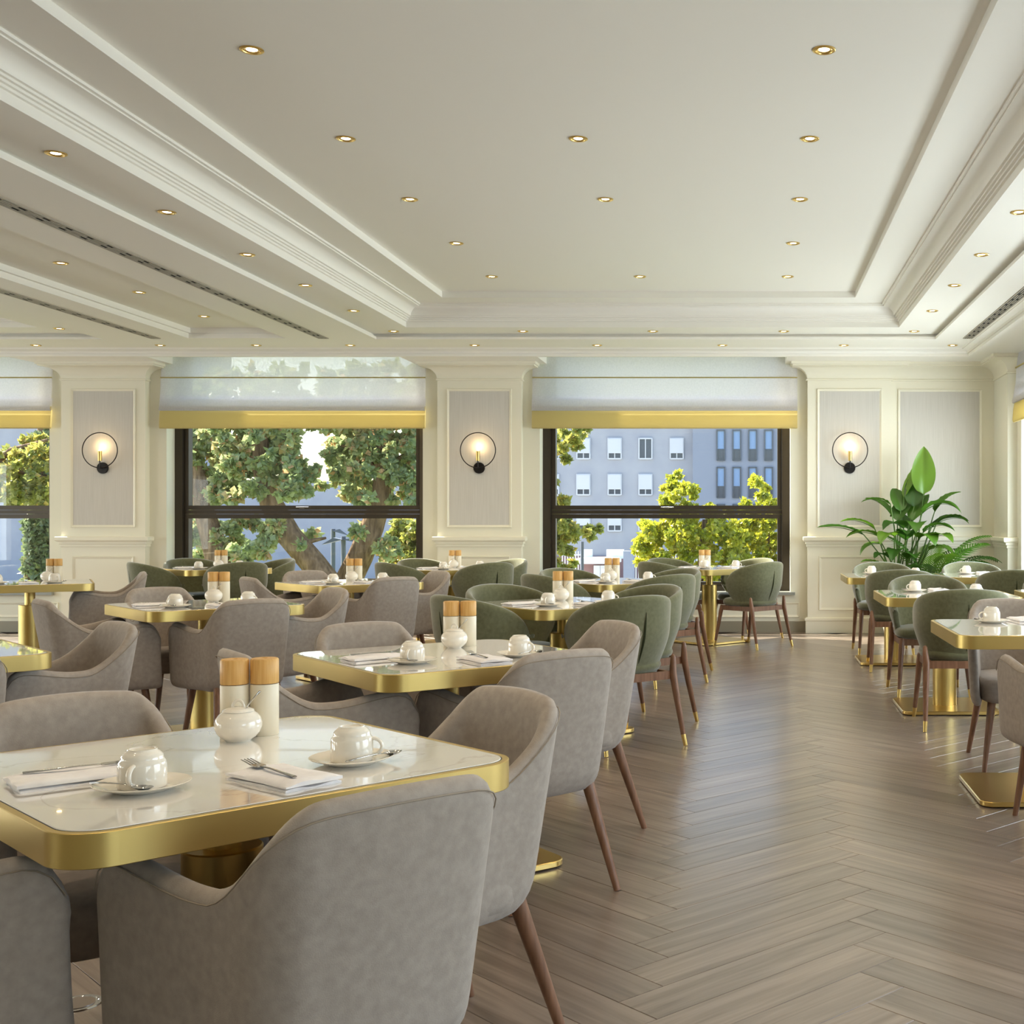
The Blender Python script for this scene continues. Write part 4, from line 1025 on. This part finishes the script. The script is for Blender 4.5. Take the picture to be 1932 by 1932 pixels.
def tree(name, label, trunk, trad, branches, clumps, n_leaf, size, material, seed, group='trees outside the windows'):
    base = Vector(trunk[0]); r = tag(link(name, None, None, base), label, 'tree', group)
    inv = lambda p: Vector(p) - base
    m = MB(); n = len(trunk); m.tube([inv(p) for p in trunk], trad, 12); link('trunk', m.mesh('trunk', M_BARK, 60), r)
    for br in branches:
        k = len(br); link('branch', MB().tube([inv(p) for p in br], [trad[-1] * 0.7 * (1 - 0.75 * i / (k - 1)) + 0.01 for i in range(k)], 8).mesh('branch', M_BARK, 60), r)
    me = leaves_mesh('foliage', [(c[0] - base.x, c[1] - base.y, c[2] - base.z, c[3]) for c in clumps], n_leaf, size, material, seed=seed)
    f = link('foliage', me, r); f['kind'] = 'stuff'
    return r
def crown(boxes, dist, depth, n, rpx, seed):
    """clumps filling picture-direction boxes [(px0, px1, py0, py1)] at a distance"""
    g = random.Random(seed); out = []
    area = [(b[1] - b[0]) * (b[3] - b[2]) for b in boxes]
    for b in g.choices(boxes, area, k=n * 4):
        dd = dist + g.uniform(-depth, depth); p = far(g.uniform(b[0], b[1]), g.uniform(b[2], b[3]), dd)
        out.append((p.x, p.y, p.z, g.uniform(0.35, 0.95) * rpx * 0.62 * dist / F_PX))
    return out
ground_at = lambda p: Vector((p.x, p.y, GZ))
# leaning trees in the middle window
def trunk_line(pts, dist, gx):
    P_ = [far(a_, b_, dist) for a_, b_ in pts]; g = far(gx, 1100, dist); g.z = GZ; return [g] + P_
d1 = 24.0
t = trunk_line([(424, 1105), (402, 1020), (384, 960), (372, 880)], d1, 450)
tree('leaning_tree', 'leaning tree at the left side of the middle window', t, [0.32, 0.26, 0.22, 0.19, 0.12], [], crown([(300, 440, 700, 940), (380, 470, 985, 1075), (330, 410, 780, 1060)], d1 + 1, 1.2, 46, 24, 11), 13000, 0.12, M_LEAF_GREEN, 1)
t = trunk_line([(628, 1110), (590, 1062), (545, 1010), (512, 950), (496, 890), (488, 800), (480, 700)], d1, 690)
tree('leaning_tree', 'tree leaning left behind the middle window with dense green crown', t, [0.34, 0.27, 0.25, 0.24, 0.22, 0.18, 0.14, 0.08],
     [[far(500, 900, d1), far(460, 850, d1), far(420, 830, d1)], [far(494, 870, d1), far(540, 820, d1), far(585, 800, d1)], [far(560, 1030, d1), far(590, 1020, d1), far(615, 1015, d1)]],
     crown([(400, 560, 690, 880), (400, 560, 800, 945), (540, 610, 850, 935), (560, 640, 690, 810), (555, 605, 1000, 1030), (440, 530, 985, 1060)], d1 + 0.3, 1.4, 74, 24, 12), 22000, 0.12, M_LEAF_GREEN, 2)
t = trunk_line([(650, 1110), (680, 1050), (702, 995), (720, 940), (722, 880), (716, 800), (712, 700)], d1 + 1, 610)
tree('leaning_tree', 'tree leaning right behind the middle window with reddish leaf tips', t, [0.34, 0.29, 0.26, 0.24, 0.2, 0.17, 0.13, 0.08],
     [[far(720, 900, d1 + 1), far(680, 850, d1 + 1), far(640, 840, d1 + 1)], [far(720, 890, d1 + 1), far(760, 860, d1 + 1), far(790, 850, d1 + 1)]],
     crown([(640, 810, 690, 900), (620, 700, 820, 945), (730, 810, 880, 950), (650, 690, 985, 1010), (715, 745, 1000, 1080)], d1 + 1.3, 1.4, 66, 24, 13), 21000, 0.12, M_LEAF_GREEN, 3)
t = trunk_line([(770, 1090), (772, 1000)], 34, 770)
tree('autumn_tree', 'hazy yellow-brown tree at the right side of the middle window', t, [0.2, 0.16, 0.12], [], crown([(735, 815, 985, 1100)], 34, 1.2, 26, 26, 14), 12000, 0.14, M_LEAF_MIX, 4)
# right window
t = trunk_line([(1320, 1150), (1325, 1060), (1330, 980)], 38, 1320)
tree('autumn_tree', 'sunlit yellow maple in front of the grey building', t, [0.2, 0.17, 0.14, 0.08], [], crown([(1215, 1300, 985, 1085), (1250, 1310, 920, 1000), (1290, 1410, 985, 1100), (1262, 1292, 895, 930), (1340, 1360, 950, 990), (1200, 1230, 1010, 1060)], 38, 1.5, 90, 17, 15), 26000, 0.14, M_LEAF_YELLOW, 5)
t = trunk_line([(1440, 1150), (1445, 1060), (1448, 980)], 40, 1440)
tree('autumn_tree', 'yellow-green maple at the right side of the right window', t, [0.2, 0.17, 0.14, 0.08], [], crown([(1385, 1500, 985, 1110), (1400, 1500, 945, 990), (1425, 1450, 905, 950), (1350, 1380, 945, 980), (1480, 1560, 900, 1100)], 40, 1.5, 80, 17, 16), 25000, 0.14, M_LEAF_YELLOW, 6)
t = trunk_line([(1040, 1120), (1030, 1000), (1030, 850)], 26, 1045)
tree('maple_tree', 'green maple with hanging branches at the left side of the right window', t, [0.22, 0.2, 0.16, 0.1], [], crown([(1020, 1105, 780, 850), (1000, 1072, 820, 960), (1020, 1085, 955, 1085), (1060, 1128, 985, 1020), (900, 1040, 780, 1080)], 26, 1.2, 60, 15, 17), 22000, 0.11, M_LEAF_MIX, 7)
# left window: spreading tree and an ivy-covered trunk
d0 = 22.0
t = trunk_line([(76, 1110), (80, 1000), (82, 900), (82, 800), (82, 700)], d0 + 2, 76)
iv = tree('ivy_trunk_tree', 'thick ivy-covered tree trunk in the left window', t, [0.30, 0.28, 0.26, 0.15, 0.10, 0.08], [], [(far(q % 2 * 24 + 68, 1110 - q * 8, d0 + 1.8).x, d0 + 1.9, far(0, 1110 - q * 8, d0 + 1.8).z, 0.26 if q < 17 else 0.11) for q in range(38)], 8000, 0.11, M_IVY, 8)
t = trunk_line([(-60, 1110), (-50, 950), (-30, 890)], d0, -70)
tree('spreading_tree', 'tree with yellow-green spreading branches in the left window', t, [0.2, 0.17, 0.13, 0.1], [[far(-30, 890, d0), far(30, 885, d0), far(75, 900, d0), far(112, 915, d0)], [far(-30, 890, d0), far(20, 850, d0), far(90, 830, d0)]],
     crown([(-60, 115, 850, 940), (20, 110, 920, 955), (40, 80, 825, 850)], d0, 0.8, 40, 18, 18), 12000, 0.095, M_LEAF_MIX, 9)

# buildings
def building(name, label, px0, px1, y_top, dist, depth, material):
    a_, b_ = far(px0, 980, dist), far(px1, 980, dist); zt = far(0, y_top, dist).z
    r = tag(link(name, None, None, ((a_.x + b_.x) / 2, dist, GZ)), label, 'building')
    m = MB(); m.box(a_.x - (a_.x + b_.x) / 2, b_.x - (a_.x + b_.x) / 2, 0, depth, 0, zt - GZ); link('facade', m.mesh('facade', material), r)
    return r
DB = 100.0
bA = building('office_building', 'pale lavender building with shuttered windows behind the right window', 985, 1307, 520, DB, 14, M_FACADE)
bB = building('office_building', 'grey-blue building wing with tall slim windows behind the right window', 1307, 1700, 520, DB - 1.0, 14, M_FACADE2)
bC = building('long_building', 'long low lavender building behind the middle window trees', 250, 984, 908, DB + 4, 20, M_FACADE)
bD = building('tall_wall_building', 'plain white-blue building wall behind the left window', -500, 249, 500, DB + 4, 20, M_FACADE)
def far_window(parent, px0, px1, py0, py1, dist, shutter, slim=False):
    a_, b_ = far(px0, py1, dist), far(px1, py0, dist); o = parent.location
    cx, cz = (a_.x + b_.x) / 2 - o.x, a_.z - o.z; hw = (b_.x - a_.x) / 2; hh = b_.z - a_.z
    m = MB()
    for box in ((-hw - 0.08, -hw + 0.02, -0.14, 0.05, -0.05, hh + 0.08), (hw - 0.02, hw + 0.08, -0.14, 0.05, -0.05, hh + 0.08), (-hw, hw, -0.14, 0.05, -0.08, 0.03), (-hw, hw, -0.14, 0.05, hh - 0.03, hh + 0.08), (-0.04, 0.04, -0.08, 0.05, 0, hh)):
        if slim and box[0] == -0.04: continue
        m.box(*box)
    w = link('window', m.mesh('far_window_frame', M_DARKGLASS if slim else M_SHUTTER), parent, (cx, -0.02, cz))
    p = MB().box(-hw, hw, -0.03, 0.0, 0, hh if not slim else hh * 0.36); link('pane', p.mesh('far_window_pane', M_DARKGLASS), w)
    if slim: link('pane', MB().box(-hw, hw, -0.05, 0.0, hh * 0.38, hh).mesh('far_window_pane', M_PANEBLUE), w)
    elif shutter: link('shutter', MB().box(-hw - 0.02, hw + 0.02, -0.2, -0.09, hh * (0.26 if shutter == 1 else 0.5), hh).mesh('far_window_shutter', M_SHUTTER), w)
for r_, (y0, y1) in enumerate(((760, 797), (828, 865), (896, 933), (964, 1001))):
    for c_, x in enumerate((1042, 1101, 1160, 1218, 1277)):
        far_window(bA, x - 11.5, x + 11.5, y0, y1, DB, 0 if (r_, c_) == (1, 3) else 1)
for (y0, y1) in ((744, 799), (813, 868), (883, 938), (953, 1008)):
    for x in (1360, 1390, 1420, 1450): far_window(bB, x - 6.5, x + 6.5, y0, y1, DB - 1.0, 0, True)
a_, b_ = far(985, 1090, DB), far(1307, 1049, DB)
link('brick_plinth', MB().box(a_.x - bA.location.x, b_.x - bA.location.x, -0.3, 0.0, 0, b_.z - GZ).mesh('brick_plinth', M_BRICK), bA)
# gatehouse, fence, lamp posts
def pbox(m, px0, px1, py0, py1, d, t, o): p, q = far(px0, py1, d), far(px1, py0, d); m.box(p.x - o.x, q.x - o.x, d - o.y, d + t - o.y, p.z - o.z, q.z - o.z); return m
dg_ = 80.0; o = far(1135, 1110, dg_); o.z = GZ
gh = tag(link('gatehouse', None, None, o), 'small white gatehouse with flat canopy and grey double door', 'gatehouse')
link('canopy', pbox(MB(), 1086, 1160, 1054, 1064, dg_ - 1.5, 4, o).mesh('canopy', M_RAIL), gh)
link('wall', pbox(MB(), 1098, 1160, 1064, 1132, dg_, 2, o).mesh('gate_wall', M_BRICK), gh)
link('door', pbox(MB(), 1120, 1132, 1067, 1132, dg_ - 0.2, 0.2, o).mesh('gate_door', M_SHUTTER), gh)
link('door', pbox(MB(), 1132.6, 1145, 1067, 1132, dg_ - 0.2, 0.2, o).mesh('gate_door', M_SHUTTER), gh)
link('notice', pbox(MB(), 1135, 1142, 1073, 1078, dg_ - 0.25, 0.05, o).mesh('gate_notice', M_LINEN), gh)
link('awning', pbox(MB(), 1099, 1116, 1037, 1054, dg_ + 2, 0.6, o).mesh('awning', M_RAIL), gh); link('awning', pbox(MB(), 1144, 1176, 1037, 1054, dg_ + 2, 0.6, o).mesh('awning', M_RAIL), gh)
o = far(1250, 1110, 76); o.z = GZ
fe = tag(link('railing_fence', None, None, o), 'white vertical bar fence beside the gatehouse', 'fence')
for px in range(1060, 1098, 5): link('bar', pbox(MB(), px, px + 1.6, 1040, 1136, 76, 0.08, o).mesh('fence_bar', M_RAIL), fe)
for px in range(1194, 1320, 5): link('bar', pbox(MB(), px, px + 1.6, 1038, 1136, 76, 0.08, o).mesh('fence_bar', M_RAIL), fe)
link('rail', pbox(MB(), 1060, 1098, 1046, 1048, 76.1, 0.05, o).mesh('fence_rail', M_RAIL), fe); link('rail', pbox(MB(), 1194, 1320, 1044, 1046, 76.1, 0.05, o).mesh('fence_rail', M_RAIL), fe)
o = far(1185, 1110, 74); o.z = GZ
put([('column_body', pbox(MB(), 1176, 1194, 1040, 1135, 74, 1.2, o).mesh('gate_column', MATS['grey_blue_render']), [])], 'gate_column', 'pale blue square column between gatehouse and fence', 'column', o)
def lamp_post(label, px, py_top, dist, heads):
    o = far(px, 980, dist); o.z = GZ; zt = far(0, py_top, dist).z - GZ
    r = tag(link('street_lamp', None, None, o), label, 'street lamp')
    link('pole', MB().tube([(0, 0, 0), (0, 0, zt)], 0.055, 10).mesh('lamp_pole', M_POST, 60), r)
    for s_, dz in heads:
        m = MB(); m.add([(0, -0.1, zt - dz), (s_ * 0.45, -0.14, zt - dz - 0.12), (s_ * 0.45, 0.14, zt - dz - 0.12), (0, 0.1, zt - dz), (s_ * 0.2, -0.1, zt - dz + 0.05), (s_ * 0.2, 0.1, zt - dz + 0.05)],
                        [(0, 1, 2, 3), (0, 4, 1), (3, 2, 5), (0, 3, 5, 4), (4, 5, 2, 1)]); link('lamp_head', m.mesh('lamp_head', M_POST), r)
lamp_post('slim street lamp with a single arm in the middle window', 628.5, 998, 32, [(1, 0.05)])
lamp_post('stout street lamp with two winged heads in the middle window', 648, 1012, 30, [(-1.1, 0.08), (1.5, 0.08)])
lamp_post('plain grey post before the gatehouse in the right window', 1098.5, 1022, 40, [])
